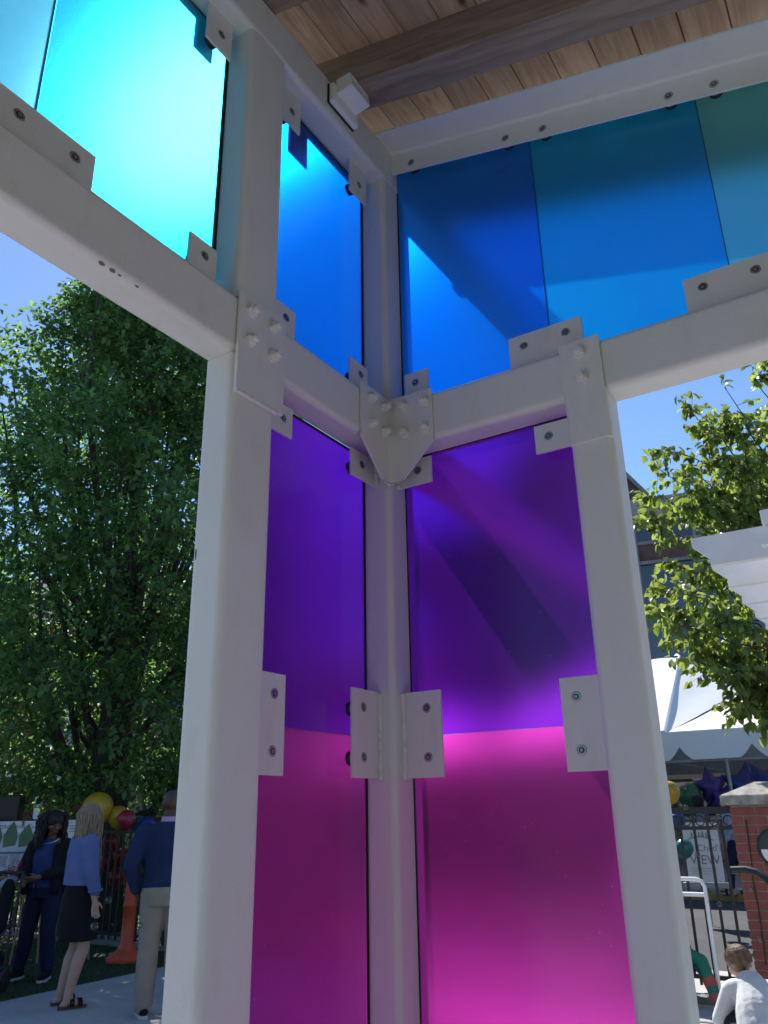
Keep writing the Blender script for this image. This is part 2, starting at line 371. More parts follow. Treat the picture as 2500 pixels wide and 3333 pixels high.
# bent corner gusset, and splice plates over the columns
g0 = W+0.002; g1 = W+0.002+TH
gus = MB()
G = [(0.335, 3.094), (0.337, 2.870), (0.198, 2.736), (None, 2.742)]
prof = [(0.335, 3.094), (0.335, 2.868), (0.196, 2.734)]
# left wing lies on y = g0..g1, right wing on x = g0..g1; the fold is rounded
def wing(fn):
    poly = [(g1+0.012, 3.096)] + prof + [(g1+0.012, 2.734)]
    gus.prism(poly, fn, g0, g1)
wing(lambda p, q, t: Vector((p, t, q))); wing(lambda p, q, t: Vector((t, p, q)))
arc_o = [(g1+0.012-0.012*math.sin(a)-0.0, g1+0.012-0.012*math.cos(a)) for a in [R(90*i/5) for i in range(6)]]
poly = arc_o + [(g0, g1+0.012), (g0, g0), (g1+0.012, g0)]
gus.prism(poly, FZ, 2.7342, 3.0958)
gusset = gus.build('gusset_plate', STEEL, pv)
for x, z in ((0.271, 3.048), (0.179, 3.048), (0.270, 2.938), (0.179, 2.938)): bolt((x, g1, z), (0, 1, 0), gusset)
for y, z in ((0.211, 3.042), (0.302, 3.042), (0.210, 2.929), (0.300, 2.929)): bolt((g1, y, z), (1, 0, 0), gusset)
weld(gusset, [(0.178, 0.134, 2.731), (0.136, 0.134, 2.728), (0.132, 0.15, 2.729)], 0.007)
sp = MB().bevbox(0.798, 1.021, g0, g1+0.002, 2.741, 3.100, 0.0012).build('splice_plate', STEEL, pv)
for x, z in ((0.971, 3.042), (0.861, 3.042), (0.968, 2.935), (0.858, 2.933)): bolt((x, g1+0.002, z), (0, 1, 0), sp)
weld(sp, [(1.02, W+.008, 2.739), (0.822, W+.008, 2.739)], 0.0085)
sp = MB().bevbox(g0, g1, 0.862, 1.007, 2.86, 3.096, 0.0012).build('splice_plate', STEEL, pv)
for y, z in ((0.935, 3.042), (0.935, 2.938)): bolt((g1, y, z), (1, 0, 0), sp)
MB().prism(rrect(W-0.02, W+0.016, YR0-0.0005, YR1+0.0005, 0.015), FZ, 2.70, 2.886).build('column_cap', STEEL, pv)

# translucent panels: one slab each
P_A = panel_mat('panel_pale_teal', (0.16, 0.70, 0.84), rough=.27, veil=.11)
P_B = panel_mat('panel_cyan', (0.03, 0.60, 0.88), rough=.27, veil=.11)
P_U = panel_mat('panel_azure', (0.001, 0.20, 0.85), veil=.07)
P_R1 = panel_mat('panel_blue', (0.001, 0.18, 0.80), rough=.29, veil=.13)
P_R2 = panel_mat('panel_sky_blue', (0.002, 0.34, 0.78), rough=.29, veil=.13)
P_R3 = panel_mat('panel_teal', (0.10, 0.52, 0.62), rough=.29, veil=.13)
P_V = panel_mat('panel_purple', (0.24, 0.014, 0.64))
P_M = panel_mat('panel_magenta', (0.74, 0.045, 0.54))
GL0, GL1 = -0.006, 0.006
def panel_l(x0, x1, z0, z1, m, lab):
    o = MB().bevbox(x0, x1, GL0, GL1, z0, z1, 0.0008).build('translucent_panel', m, pv); o['label'] = lab
def panel_r(y0, y1, z0, z1, m, lab, slope=False):
    mb = MB(); zt = (lambda y: zr(y)-0.03) if slope else (lambda y: z1)
    mb.prism([(y0, z0), (y1, z0), (y1, zt(y1)), (y0, zt(y0))], lambda p, q, t: Vector((t, p, q)), GL0, GL1)
    o = mb.build('translucent_panel', m, pv); o['label'] = lab
panel_l(1.698, 2.36, ZB1+.012, ZU0+.006, P_A, 'pale teal panel at the far left'); panel_l(2.364, 3.0, ZB1+.012, ZU0+.006, P_A, 'pale teal panel outside the frame')
panel_l(1.028, 1.6965, ZB1+.012, ZU0+.006, P_B, 'glowing cyan panel in front of the sun')
panel_l(W+.004, 0.818, ZB1+.012, ZU0+.006, P_U, 'azure panel left of the corner post')
panel_l(W+.004, 0.818, 1.7868, ZB0+.006, P_V, 'dark purple panel left of the corner post')
panel_l(W+.004, 0.818, 0.12, 1.7855, P_M, 'dark magenta panel left of the corner post')
panel_r(W+.004, 0.7892, ZB1+.012, 0, P_R1, 'deep blue panel right of the corner post', True)
panel_r(0.7907, 1.4472, ZB1+.012, 0, P_R2, 'mid blue panel', True)
panel_r(1.4487, 2.10, ZB1+.012, 0, P_R3, 'teal panel at the right edge', True)
panel_r(W+.004, 0.858, 1.7868, ZB0+.006, P_V, 'violet panel with a diagonal shadow')
panel_r(W+.004, 0.858, 0.12, 1.7855, P_M, 'bright magenta panel')

# black edge gaskets, seams, shade strips under the beams, and the outer trim that shades the panel edges
def seam(x0, x1, y0, y1, z0, z1, name='gasket_or_shade'): MB().box(x0, x1, y0, y1, z0, z1).build(name, RUBBER, pv)
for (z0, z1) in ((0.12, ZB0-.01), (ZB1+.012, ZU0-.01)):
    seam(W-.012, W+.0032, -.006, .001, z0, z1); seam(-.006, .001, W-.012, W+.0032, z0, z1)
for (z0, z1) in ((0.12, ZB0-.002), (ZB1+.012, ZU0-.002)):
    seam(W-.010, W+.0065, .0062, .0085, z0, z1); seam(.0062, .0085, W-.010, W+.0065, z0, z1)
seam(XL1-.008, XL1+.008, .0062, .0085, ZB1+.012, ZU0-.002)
seam(W+.011, XL0, .0062, .0080, ZB0-.008, ZB0+.004); seam(.0062, .0080, W+.011, YR0, ZB0-.002, ZB0+.004); seam(W+.011, XL0, .0062, .0080, ZU0-.002, ZU0+.004); seam(XL1+.012, 3.0, .0062, .0080, ZU0-.002, ZU0+.004)  # black strips added in place of the shadow band under the beams
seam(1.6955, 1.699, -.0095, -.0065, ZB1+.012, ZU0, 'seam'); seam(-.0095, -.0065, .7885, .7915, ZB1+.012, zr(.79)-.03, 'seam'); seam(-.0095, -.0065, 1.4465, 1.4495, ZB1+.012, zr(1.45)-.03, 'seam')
MB().box(-.046, -.034, W+.002, YR0, ZB0+.014, ZB0+.09).build('outer_trim', STEEL, pv)
MB().box(W+.002, XL0, -.04, -.03, ZU0+.012, ZU0+.09).build('outer_trim', STEEL, pv)
MB().box(XL1, 3.0, -.04, -.03, ZU0+.012, ZU0+.09).build('outer_trim', STEEL, pv)
for (x0, x1, z0) in ((.50, .62, 4.10), (1.065, 1.15, 4.135)): MB().box(x0, x1, -.040, -.032, z0, ZU0+.09).build('outer_tab', STEEL, pv)

# timber rafters and ceiling planks
def wood_mat(name, c1, c2):
    m = bpy.data.materials.new(name); m.use_nodes = True; nt = m.node_tree; L = nt.links.new; b = nt.nodes['Principled BSDF']
    tc = node(nt, 'ShaderNodeTexCoord'); oi = node(nt, 'ShaderNodeObjectInfo')
    ad = node(nt, 'ShaderNodeVectorMath', operation='ADD'); L(tc.outputs['Object'], ad.inputs[0])
    sc_ = node(nt, 'ShaderNodeVectorMath', operation='SCALE'); sc_.inputs[0].default_value = (13.0, 7.0, 3.0); L(oi.outputs['Random'], sc_.inputs['Scale']); L(sc_.outputs[0], ad.inputs[1])
    mp = node(nt, 'ShaderNodeMapping'); mp.inputs['Scale'].default_value = (1.2, 11.0, 11.0); L(ad.outputs[0], mp.inputs[0])
    n = node(nt, 'ShaderNodeTexNoise'); n.inputs['Scale'].default_value = 2.2; n.inputs['Detail'].default_value = 8; n.inputs['Distortion'].default_value = 1.1; L(mp.outputs[0], n.inputs['Vector'])
    rp = node(nt, 'ShaderNodeValToRGB'); rp.color_ramp.elements[0].position = .32; rp.color_ramp.elements[1].position = .68
    rp.color_ramp.elements[0].color = (*c1, 1); rp.color_ramp.elements[1].color = (*c2, 1); L(n.outputs[0], rp.inputs[0])
    # knots
    v = node(nt, 'ShaderNodeTexVoronoi'); v.inputs['Scale'].default_value = 1.0
    mpk = node(nt, 'ShaderNodeMapping'); mpk.inputs['Scale'].default_value = (2.4, 5.5, 1.0); L(ad.outputs[0], mpk.inputs[0]); L(mpk.outputs[0], v.inputs['Vector'])
    kr = node(nt, 'ShaderNodeValToRGB'); kr.color_ramp.elements[0].position = .03; kr.color_ramp.elements[0].color = (0.16, 0.13, 0.12, 1); kr.color_ramp.elements[1].position = .13; kr.color_ramp.elements[1].color = (1, 1, 1, 1); L(v.outputs['Distance'], kr.inputs[0])
    mu = node(nt, 'ShaderNodeMix', data_type='RGBA', blend_type='MULTIPLY'); mu.inputs[0].default_value = 1; L(rp.outputs[0], mu.inputs[6]); L(kr.outputs[0], mu.inputs[7])
    hv = node(nt, 'ShaderNodeHueSaturation'); L(mu.outputs[2], hv.inputs['Color'])
    mr = node(nt, 'ShaderNodeMapRange'); mr.inputs[3].default_value = .78; mr.inputs[4].default_value = 1.2; L(oi.outputs['Random'], mr.inputs[0]); L(mr.outputs[0], hv.inputs['Value'])
    L(hv.outputs[0], b.inputs['Base Color']); b.inputs['Roughness'].default_value = .6
    bp = node(nt, 'ShaderNodeBump'); bp.inputs['Strength'].default_value = .15; bp.inputs['Distance'].default_value = .005; L(n.outputs[0], bp.inputs['Height']); L(bp.outputs[0], b.inputs['Normal'])
    return m
PLANK = wood_mat('cedar_planks', (0.40, 0.25, 0.165), (0.62, 0.45, 0.325))
TIMB = wood_mat('weathered_timber', (0.21, 0.15, 0.11), (0.34, 0.255, 0.195))
CP = 4.66
pitch_m = Matrix.Rotation(-math.atan(SL), 4, 'X')
y = -0.20; k = 0
pw = 0.1655/math.cos(math.atan(SL))
pme = MB().bevbox(-0.62, 9.0, 0.0022, pw-0.0022, 0, 0.028, 0.004).mesh('ceiling_plank', PLANK)
while y < 7.3:
    inst('ceiling_plank', pme, pv, Matrix.Translation((0, y, zr(y, CP))) @ pitch_m); y += 0.1655
rlen = 7.55*math.sqrt(1+SL*SL)
rme = MB().bevbox(0, rlen, -0.0775, 0.0775, 0, CP-ZU1-0.0046, 0.006).mesh('timber_rafter', TIMB)
for xr in (0.403, 0.968, 1.533, 2.098, 2.663, 3.228, 3.793, 4.358, 4.923, 5.488, 6.053, 6.618, 7.183, 7.748, 8.313, 8.878):
    M = Matrix.Translation((xr, -0.2, zr(-0.2, ZU1+0.003))) @ pitch_m @ Matrix.Rotation(R(90), 4, 'Z')
    inst('timber_rafter', rme, pv, M)
deck = MB().prism([(-0.66, 0), (9.05, 0), (9.05, .05), (-0.66, .05)], lambda p, q, t: Vector((p, t, zr(t, CP+0.033)+q)), -0.24, 7.4).build('roof_deck', mat('roof_metal', (0.3, 0.3, 0.31), 0.5), pv)
MB().prism([(-0.70, -0.12), (-0.664, -0.12), (-0.664, .09), (-0.70, .09)], lambda p, q, t: Vector((p, t, zr(t, CP)+q)), -0.24, 7.4).build('fascia', STEEL, pv)
MB().box(-0.66, 9.0, -0.262, -0.243, zr(-.25, CP)-0.05, zr(-.25, CP)+0.09).build('fascia', STEEL, pv)
# bearing blocks between the beam top and the planks where no rafter stands
# wall light
wl = thing('wall_light', 'small white wall light with hooded lens bolted to the upper left beam', 'lamp', (0.467, W, 4.39))
MB().bevbox(-0.094, 0.094, 0.001, 0.007, -0.076, 0.032, 0.003).build('gasket_or_shade', RUBBER, wl)
MB().bevbox(-0.092, 0.092, 0.007, 0.034, -0.074, 0.030, 0.008).build('housing', WHITE, wl)
hd = MB()
def hp(p, q, t): return Vector((t, p, q))
hd.prism([(0.028, 0.060), (0.088, 0.064), (0.094, 0.058), (0.106, -0.012), (0.098, -0.014), (0.087, 0.052), (0.028, 0.050)], hp, -0.060, 0.060)
for s in (-1, 1): hd.prism([(0.028, 0.060), (0.092, 0.062), (0.105, -0.012), (0.028, -0.020)], hp, s*0.060, s*0.068)
hd.prism([(0.028, -0.020), (0.100, -0.014), (0.100, -0.006), (0.028, -0.012)], hp, -0.060, 0.060)
hd.build('hood', WHITE, wl)
fr_ = MB(); q0, q1 = Vector((0, 0.094, 0.060)), Vector((0, 0.1065, -0.012))
def bar(a, b, r_): fr_.tube(a, b, r_, None, 4)
bar(q0+Vector((-.064, 0, 0)), q0+Vector((.064, 0, 0)), .006); bar(q1+Vector((-.064, 0, 0)), q1+Vector((.064, 0, 0)), .006); bar(q0+Vector((-.064, 0, 0)), q1+Vector((-.064, 0, 0)), .006); bar(q0+Vector((.064, 0, 0)), q1+Vector((.064, 0, 0)), .006)
fr_.build('lens_frame', WHITE, wl)
MB().bevbox(-0.018, 0.018, 0.016, 0.05, 0.062, 0.10, 0.004).build('sensor_bracket', WHITE, wl)
CHIP = mat('bare_primer', (.20, .17, .14), .8, var=.2, scale=60)
for (px, py, s) in ((318, 866, 1.0), (352, 889, 1.0), (375, 905, .55), (438, 938, .6)):
    x_ = on(px, py, 2, ZB0+.003).x; a_ = R(52); n_ = Vector((0, math.cos(a_), -math.sin(a_))); c_ = Vector((x_, W-RC+RC*math.cos(a_), ZB0+RC-RC*math.sin(a_)))
    mb = MB(); t_ = Vector((1, 0, 0)); b_ = n_.cross(t_); ring = [c_+n_*.0004+t_*.012*s*math.cos(R(i*30))*random.uniform(.7, 1.1)+b_*.0055*s*math.sin(R(i*30))*random.uniform(.7, 1.1) for i in range(12)]
    mb.loft([[p-n_*.002 for p in ring], ring], smooth=False); mb.build('paint_chip', CHIP, pv)
c_ = on(637, 1805, 0, XL1+.0003); mb = MB(); ring = [c_+Vector((0, .004*math.cos(R(i*30)), .017*math.sin(R(i*30))))+Vector((0, random.gauss(0, .0006), random.gauss(0, .0015))) for i in range(12)]
mb.loft([[p-Vector((.002, 0, 0)) for p in ring], ring], smooth=False); mb.build('paint_chip', CHIP, pv)

# ------------------------------------------------------------------ foliage
def leaf_mat(name, c, trans, var=0.3):
    m = bpy.data.materials.new(name); m.use_nodes = True; nt = m.node_tree; nt.nodes.clear(); L = nt.links.new
    out = node(nt, 'ShaderNodeOutputMaterial'); ge = node(nt, 'ShaderNodeNewGeometry')
    rp = node(nt, 'ShaderNodeValToRGB'); c = Vector(c)
    rp.color_ramp.elements[0].color = (*(c*(1-var)), 1); rp.color_ramp.elements[1].color = (*(c*(1+var)), 1); L(ge.outputs['Random Per Island'], rp.inputs[0])
    d = node(nt, 'ShaderNodeBsdfPrincipled'); d.inputs['Roughness'].default_value = 0.42; L(rp.outputs[0], d.inputs['Base Color'])
    t = node(nt, 'ShaderNodeBsdfTranslucent'); mu = node(nt, 'ShaderNodeMix', data_type='RGBA', blend_type='MULTIPLY'); mu.inputs[0].default_value = 1
    L(rp.outputs[0], mu.inputs[6]); mu.inputs[7].default_value = (*trans, 1); L(mu.outputs[2], t.inputs['Color'])
    mx = node(nt, 'ShaderNodeMixShader'); mx.inputs[0].default_value = 0.5; L(d.outputs[0], mx.inputs[1]); L(t.outputs[0], mx.inputs[2]); L(mx.outputs[0], out.inputs[0])
    return m
BARK = mat('bark', (0.075, 0.062, 0.052), 0.9, var=0.25, scale=5, bump=0.8, bscale=30, stretch=(3, 3, 0.6))
LEAF1 = leaf_mat('hornbeam_leaf', (0.08, 0.15, 0.058), (2.7, 2.7, 1.7), 0.55)
LEAF2 = leaf_mat('linden_leaf', (0.12, 0.18, 0.055), (2.8, 2.4, 1.4), 0.5)

def leaves_mesh(name, P, D, U, L, Wd, m):
    """P base points, D leaf direction, U leaf normal hint, sizes; folded six-point leaves"""
    D = D/np.linalg.norm(D, axis=1, keepdims=True); S = np.cross(D, U); S /= np.linalg.norm(S, axis=1, keepdims=True)+1e-9; N = np.cross(S, D)
    L = L[:, None]; Wd = Wd[:, None]; fold = 0.22
    v0 = P; v1 = P+D*L*0.35+S*Wd*0.5+N*Wd*fold; v2 = P+D*L*0.35-S*Wd*0.5+N*Wd*fold
    v3 = P+D*L*0.75+S*Wd*0.33+N*Wd*fold*.5; v4 = P+D*L*0.75-S*Wd*0.33+N*Wd*fold*.5; v5 = P+D*L-N*L*0.12; v6 = P+D*L*0.5
    n = len(P); V = np.stack([v0, v1, v2, v3, v4, v5, v6], 1).reshape(-1, 3)
    b = (np.arange(n)*7)[:, None]
    f = np.concatenate([b+np.array([[0, 1, 6]]), b+np.array([[1, 3, 6]]), b+np.array([[3, 5, 6]]), b+np.array([[5, 4, 6]]), b+np.array([[4, 2, 6]]), b+np.array([[2, 0, 6]])], 0)
    me = bpy.data.meshes.new(name); me.vertices.add(len(V)); me.vertices.foreach_set('co', V.ravel())
    me.loops.add(len(f)*3); me.loops.foreach_set('vertex_index', f.ravel()); me.polygons.add(len(f)); me.polygons.foreach_set('loop_start', np.arange(len(f))*3)
    me.update(calc_edges=True); me.validate(); me.materials.append(m)
    return me
def rnd_unit(n):
    v = rng.normal(size=(n, 3)); return v/np.linalg.norm(v, axis=1, keepdims=True)

# dense upright tree on the left, just beyond the fence
TX, TY = -6.1, -8.9
tr = thing('broadleaf_tree', 'tall dense upright tree with dark green leaves behind the left fence', 'tree', (TX, TY, 0))
tk = MB(); limbs = []
tk.path([(0, 0, -0.3), (0.03, 0.02, 0.4), (0.0, -0.03, 1.2), (0.04, 0.05, 2.2), (0.0, 0.1, 4.0), (0.1, 0.1, 7.0), (0.05, 0.1, 10.5)], [.46, .38, .33, .30, .21, .12, .03], 12)
for k in range(46):
    a = rng.uniform(0, 6.283); z0 = rng.uniform(1.3, 5.2); out = rng.uniform(0.9, 2.7); h = rng.uniform(2.6, 6.0)
    if z0+h > 11.8: h = 11.8-z0
    p = [Vector((0, 0, z0)), Vector((math.cos(a)*out*.42, math.sin(a)*out*.42, z0+h*.22)), Vector((math.cos(a)*out*.78, math.sin(a)*out*.78, z0+h*.58)), Vector((math.cos(a+.1)*out*.98, math.sin(a+.1)*out*.98, z0+h))]
    r0 = rng.uniform(.05, .11); tk.path(p, [r0, r0*.7, r0*.42, r0*.12], 6); limbs.append(p)
# low bough that leaves to the right behind the man's head
tk.path([(0.15, 0.25, 1.35), (-0.1, 0.9, 1.6), (-0.2, 1.55, 2.3), (-0.25, 2.2, 3.2), (-0.3, 2.6, 4.2)], [.10, .085, .075, .06, .03], 8)
tk.build('trunk', BARK, tr)
def crown_r(z):      # outline of the crown
    return np.interp(z, [1.6, 2.4, 3.5, 5.5, 7.5, 9.3, 10.8, 12.2], [1.7, 2.9, 3.3, 3.2, 2.65, 1.95, 1.05, .1])
NC = 2050; TW = 7; NT = NC*TW
zz = 1.75+10.4*rng.random(NC)**0.92; th = rng.uniform(0, 6.283, NC); q = rng.random(NC)**0.44
lump = 1+0.16*np.sin(th*5+zz*1.7)+0.12*np.sin(th*9-zz*2.6)+0.10*rng.normal(size=NC)
rr = crown_r(zz)*q*lump
Pt = np.repeat(np.c_[rr*np.cos(th), rr*np.sin(th), zz], TW, 0)+rng.normal(0, 1, (NT, 3))*np.array([.17, .17, .14]); th = np.repeat(th, TW)
# drop twigs in a few voids so that sky shows through
cell = (np.floor(Pt[:, 0]/.55)*7.13+np.floor(Pt[:, 1]/.55)*3.77+np.floor(Pt[:, 2]/.8)*5.91); keep = (np.abs(np.sin(cell*12.9898)*43758.5) % 1) > 0.11
Pt = Pt[keep]; nT = len(Pt)
Dt = np.c_[np.cos(th[keep]), np.sin(th[keep]), np.full(nT, .35)]+rng.normal(0, .45, (nT, 3)); Dt /= np.linalg.norm(Dt, axis=1, keepdims=True)
per = 9
base = np.repeat(Pt, per, 0); dd = np.repeat(Dt, per, 0); s_ = np.tile(np.arange(per)/per, nT)*0.34
side = rnd_unit(len(base))
LP = base+dd*s_[:, None]+side*rng.uniform(.01, .055, (len(base), 1))
LD = dd*.5+side*.75+np.array([0, 0, -.35]); LU = rnd_unit(len(base))*.6+np.array([0, 0, 1.0])
LLn = rng.uniform(.08, .14, len(base))
cm = leaves_mesh('crown', LP, LD, LU, LLn, LLn*rng.uniform(.5, .62, len(base)), LEAF1)
crown = inst('crown', cm, tr)
tw = MB()
for i in rng.choice(nT, 500, replace=False):
    p = Vector(Pt[i]); d = Vector(Dt[i]); tw.tube(p-d*.5-Vector((0, 0, .18)), p+d*.3, .009, .003, 4, False)
tag(tw.build('twigs', BARK, tr), kind='stuff')

# loose tree on the right
T2 = at(2900, 2700, 10.2); T2.z = 0
t2 = thing('broadleaf_tree', 'tree with loose bright green drooping leaves on the right, behind the white pergola', 'tree', T2)
tips = [((2100, 1705), 9.6), ((2085, 1590), 9.9), ((2150, 1545), 9.7), ((2200, 1520), 10.2), ((2175, 1440), 9.9), ((2230, 1320), 9.8), ((2330, 1345), 10.3), ((2365, 1280), 9.7), ((2460, 1200), 10.1), ((2520, 1150), 9.8), ((2280, 1420), 10.0),
        ((2140, 1890), 9.3), ((2130, 2015), 9.4), ((2190, 1960), 9.7), ((2240, 2130), 9.5), ((2350, 2190), 9.3), ((2400, 2260), 9.7), ((2400, 2310), 9.4), ((2470, 2280), 9.8), ((2270, 2050), 10.1), ((2230, 1780), 9.5), ((2290, 1850), 9.9), ((2330, 1980), 9.4), ((2330, 1580), 10.4), ((2420, 1450), 9.8), ((2420, 1560), 10.2), ((2390, 2080), 9.9), ((2450, 2180), 9.5), ((2480, 1350), 10.4), ((2500, 1500), 10.5), ((2320, 1700), 9.9), ((2440, 1640), 10.0), ((2260, 1620), 9.7), ((2480, 2080), 10.0),
        ((2170, 1650), 10.3), ((2210, 1840), 10.2), ((2330, 1450), 9.6), ((2380, 1380), 10.1), ((2190, 2070), 9.8), ((2300, 2130), 10.1), ((2250, 1530), 10.4), ((2390, 1500), 9.5)]
br = MB(); br.path([(0, 0, -.2), (0, 0, 1.5), (.05, 0, 3.5), (0, .05, 6), (0, 0, 9)], [.2, .17, .14, .09, .03], 9)
lp2 = []; ld2 = []
for (px, f) in tips:
    tip = at(px[0], px[1], f)-T2; s0 = Vector((0, 0, max(1.7, tip.z*0.62-0.2+rng.uniform(-.4, .5)))); L_ = (tip-s0).length
    mid = s0.lerp(tip, .5)+Vector((0, 0, .16*L_)); pts = []
    for i in range(9):
        u = i/8; pts.append(s0*(1-u)**2+mid*2*u*(1-u)+tip*u*u+Vector(rng.normal(0, .055, 3)))
    br.path(pts, [.020*(1-.9*i/8)+.0025 for i in range(9)], 5)
    for i in range(23):
        u = .42+.58*rng.random()**.8; k = min(int(u*8), 7); p = pts[k].lerp(pts[k+1], u*8-k); d = (pts[k+1]-pts[k]).normalized()
        td = (d*.7+Vector(rng.normal(0, .55, 3))+Vector((0, 0, -.22))).normalized(); tl = rng.uniform(.15, .36)
        br.tube(p, p+td*tl, .004, .0015, 4, False)
        for j in range(6):
            lp2.append(p+td*tl*(.25+.75*j/5)+Vector(rng.normal(0, .015, 3))); ld2.append(td*.4+Vector(rng.normal(0, .5, 3))+Vector((0, 0, -.75)))
br.build('trunk', BARK, t2)
lp2 = np.array([tuple(v) for v in lp2]); ld2 = np.array([tuple(v) for v in ld2]); n2 = len(lp2)
lu2 = rnd_unit(n2)+np.array([.5, .3, .6]); ll2 = rng.uniform(.09, .16, n2)
near = np.argsort(((lp2+np.array(T2)-np.array(CAM))**2).sum(1))
nb = near[:260]; rest = near[260:]
inst('crown', leaves_mesh('crown', lp2[rest], ld2[rest], lu2[rest], ll2[rest], ll2[rest]*.66, LEAF2), t2)
one = leaves_mesh('leaf', np.zeros((1, 3)), np.array([[1., 0, 0]]), np.array([[0, 0, 1.]]), np.array([1.]), np.array([.66]), LEAF2)
for i in nb:
    d = Vector(ld2[i]).normalized(); s = d.cross(Vector(lu2[i])).normalized(); n_ = s.cross(d)
    M = Matrix(((d.x, s.x, n_.x, lp2[i][0]), (d.y, s.y, n_.y, lp2[i][1]), (d.z, s.z, n_.z, lp2[i][2]), (0, 0, 0, 1))) @ Matrix.Scale(float(ll2[i]), 4)
    inst('leaf', one, t2, M)

# ------------------------------------------------------------------ black fences with ring frieze
pk_me = MB().box(-.011, .011, -.011, .011, 0.05, 1.47).mesh('picket', BLACKM)
rg = MB()
for k in range(16):
    a0, a1 = 2*math.pi*k/16, 2*math.pi*(k+1)/16
    rg.tube((0, .040*math.cos(a0), 1.415+.044*math.sin(a0)), (0, .040*math.cos(a1), 1.415+.044*math.sin(a1)), .006, None, 5, False)
ring_me = rg.mesh('ring', BLACKM)
def fence(label, x, y0, y1, pitch=.125):
    t = thing('metal_fence', label, 'fence', (x, y0, 0)); Lf = y1-y0
    for (z0, z1, hw) in ((1.475, 1.535, .025), (1.335, 1.368, .016), (.10, .135, .016)): MB().box(-hw, hw, 0, Lf, z0, z1).build('rail', BLACKM, t)
    n = int(Lf/pitch)
    for i in range(n):
        yy = pitch*(i+.5); inst('picket', pk_me, t, Matrix.Translation((0, yy, 0))); inst('ring', ring_me, t, Matrix.Translation((0, yy+pitch/2, 0)))
    for i in range(int(Lf/2.4)+1): MB().box(-.03, .03, i*2.4-.03, i*2.4+.03, 0, 1.56).build('post', BLACKM, t)
    return t
hg = thing('hedge', 'dark clipped hedge behind the left black fence', 'hedge', (-6.55, -9, 0)); nh = 14000
hp_ = np.c_[rng.uniform(-.35, .35, nh), rng.uniform(-5, 4.4, nh), rng.uniform(.05, 1.25, nh)]; hl = rng.uniform(.06, .10, nh)
inst('foliage', leaves_mesh('foliage', hp_, rnd_unit(nh), rnd_unit(nh)+np.array([0, 0, 1.]), hl, hl*.6, LEAF1), hg); hs_ = MB()
for k in range(24): hs_.path([(random.uniform(-.1, .1), -4.9+.39*k, 0), (random.uniform(-.2, .2), -4.9+.39*k+random.uniform(-.15, .15), 1.05)], [.02, .006], 5)
tag(hs_.build('stems', BARK, hg), kind='stuff')
fence('black metal picket fence with rings behind the people on the left', -5.34, -13.5, -3.6)
fence('black metal picket fence with rings beside the brick pillar', -5.8, -3.3, 0.30)

# ------------------------------------------------------------------ brick pillar
BR = mat('red_brick', (0.30, 0.095, 0.070), 0.9, color2=(0.22, 0.065, 0.05), scale=9, bump=0.4, bscale=70)
MORT = mat('mortar', (0.34, 0.27, 0.245), 0.95, var=0.1, scale=20)
STONE = mat('cap_stone', (0.36, 0.34, 0.30), 0.9, var=0.2, scale=14, bump=0.5, bscale=60)
PX = -6.22; PY = on(2386, 2700, 0, -5.62).y
bp_ = thing('brick_pillar', 'red brick pillar with a sloped stone cap at the right edge', 'pillar', (PX, PY, 0))
PWX, PWY = 0.60, 0.60
MB().box(.006, PWX-.006, .006, PWY-.006, 0, 1.54).build('mortar_core', MORT, bp_)
ch = 0.0765
bx_me = {}
def brick(x0, x1, y0, y1, z):
    key = (round(x1-x0, 3), round(y1-y0, 3))
    if key not in bx_me: bx_me[key] = MB().bevbox(0, x1-x0, 0, y1-y0, 0, ch-.011, .003).mesh('brick', BR)
    inst('brick', bx_me[key], bp_, Matrix.Translation((x0+random.gauss(0, .0008), y0+random.gauss(0, .0008), z)))
for c_ in range(20):
    z = .004+c_*ch
    cuts = [0, .205, .405, PWY] if c_ % 2 else [0, .10, .30, .50, PWY]
    for a, b in zip(cuts[:-1], cuts[1:]): brick(PWX-.095, PWX+.002, a+(.0 if a == 0 else .005), b-(0 if b == PWY else .005), z)   # face to the camera
    cuts = [0, .20, .40, PWX-.105] if c_ % 2 else [0, .10, .30, PWX-.105]
    for a, b in zip(cuts[:-1], cuts[1:]): brick(a+.005, b-.005+.005*(b > .45), -.002, .095, z)
cap = MB()
cap.loft([[Vector((x, y, z)) for x, y in ((-.06+i, -.06+i), (PWX+.06-i, -.06+i), (PWX+.06-i, PWY+.06-i), (-.06+i, PWY+.06-i))] for i, z in ((0.006, 1.545), (0, 1.551), (0, 1.625), (.006, 1.632), (.27, 1.745))], smooth=False)
cap.build('cap_stone', STONE, bp_)
sg = MB(); DG = mat('dark_green_enamel', (0.02, 0.045, 0.045), 0.35)
sp0 = Vector((PWX+.012, .345, 1.19))
sgn = thing('round_sign', 'round dark green sign with white lower half on the brick pillar', 'sign', bp_.location+sp0)
hexa((0, 0, 0), (1, 0, 0), .165, -.009, .010, sg, n=40); sg.build('disc', DG, sgn)
hh = MB(); hh.prism([(.135*math.cos(R(180+i*6)), .135*math.sin(R(180+i*6))-.012) for i in range(31)], lambda p, q, t: Vector((t, p, q)), .0105, .0125); hh.build('white_half', WHITE, sgn)
gh = MB(); gh.path([on(2380, 2832, 0, -5.15), on(2430, 2830, 0, -5.15), on(2470, 2840, 0, -5.12), on(2500, 2865, 0, -5.08), on(2530, 2900, 0, -5.05)], .030, 8)
tag(gh.build('gate_rail', BLACKM), 'curved black metal handrail in front of the brick pillar', 'handrail')

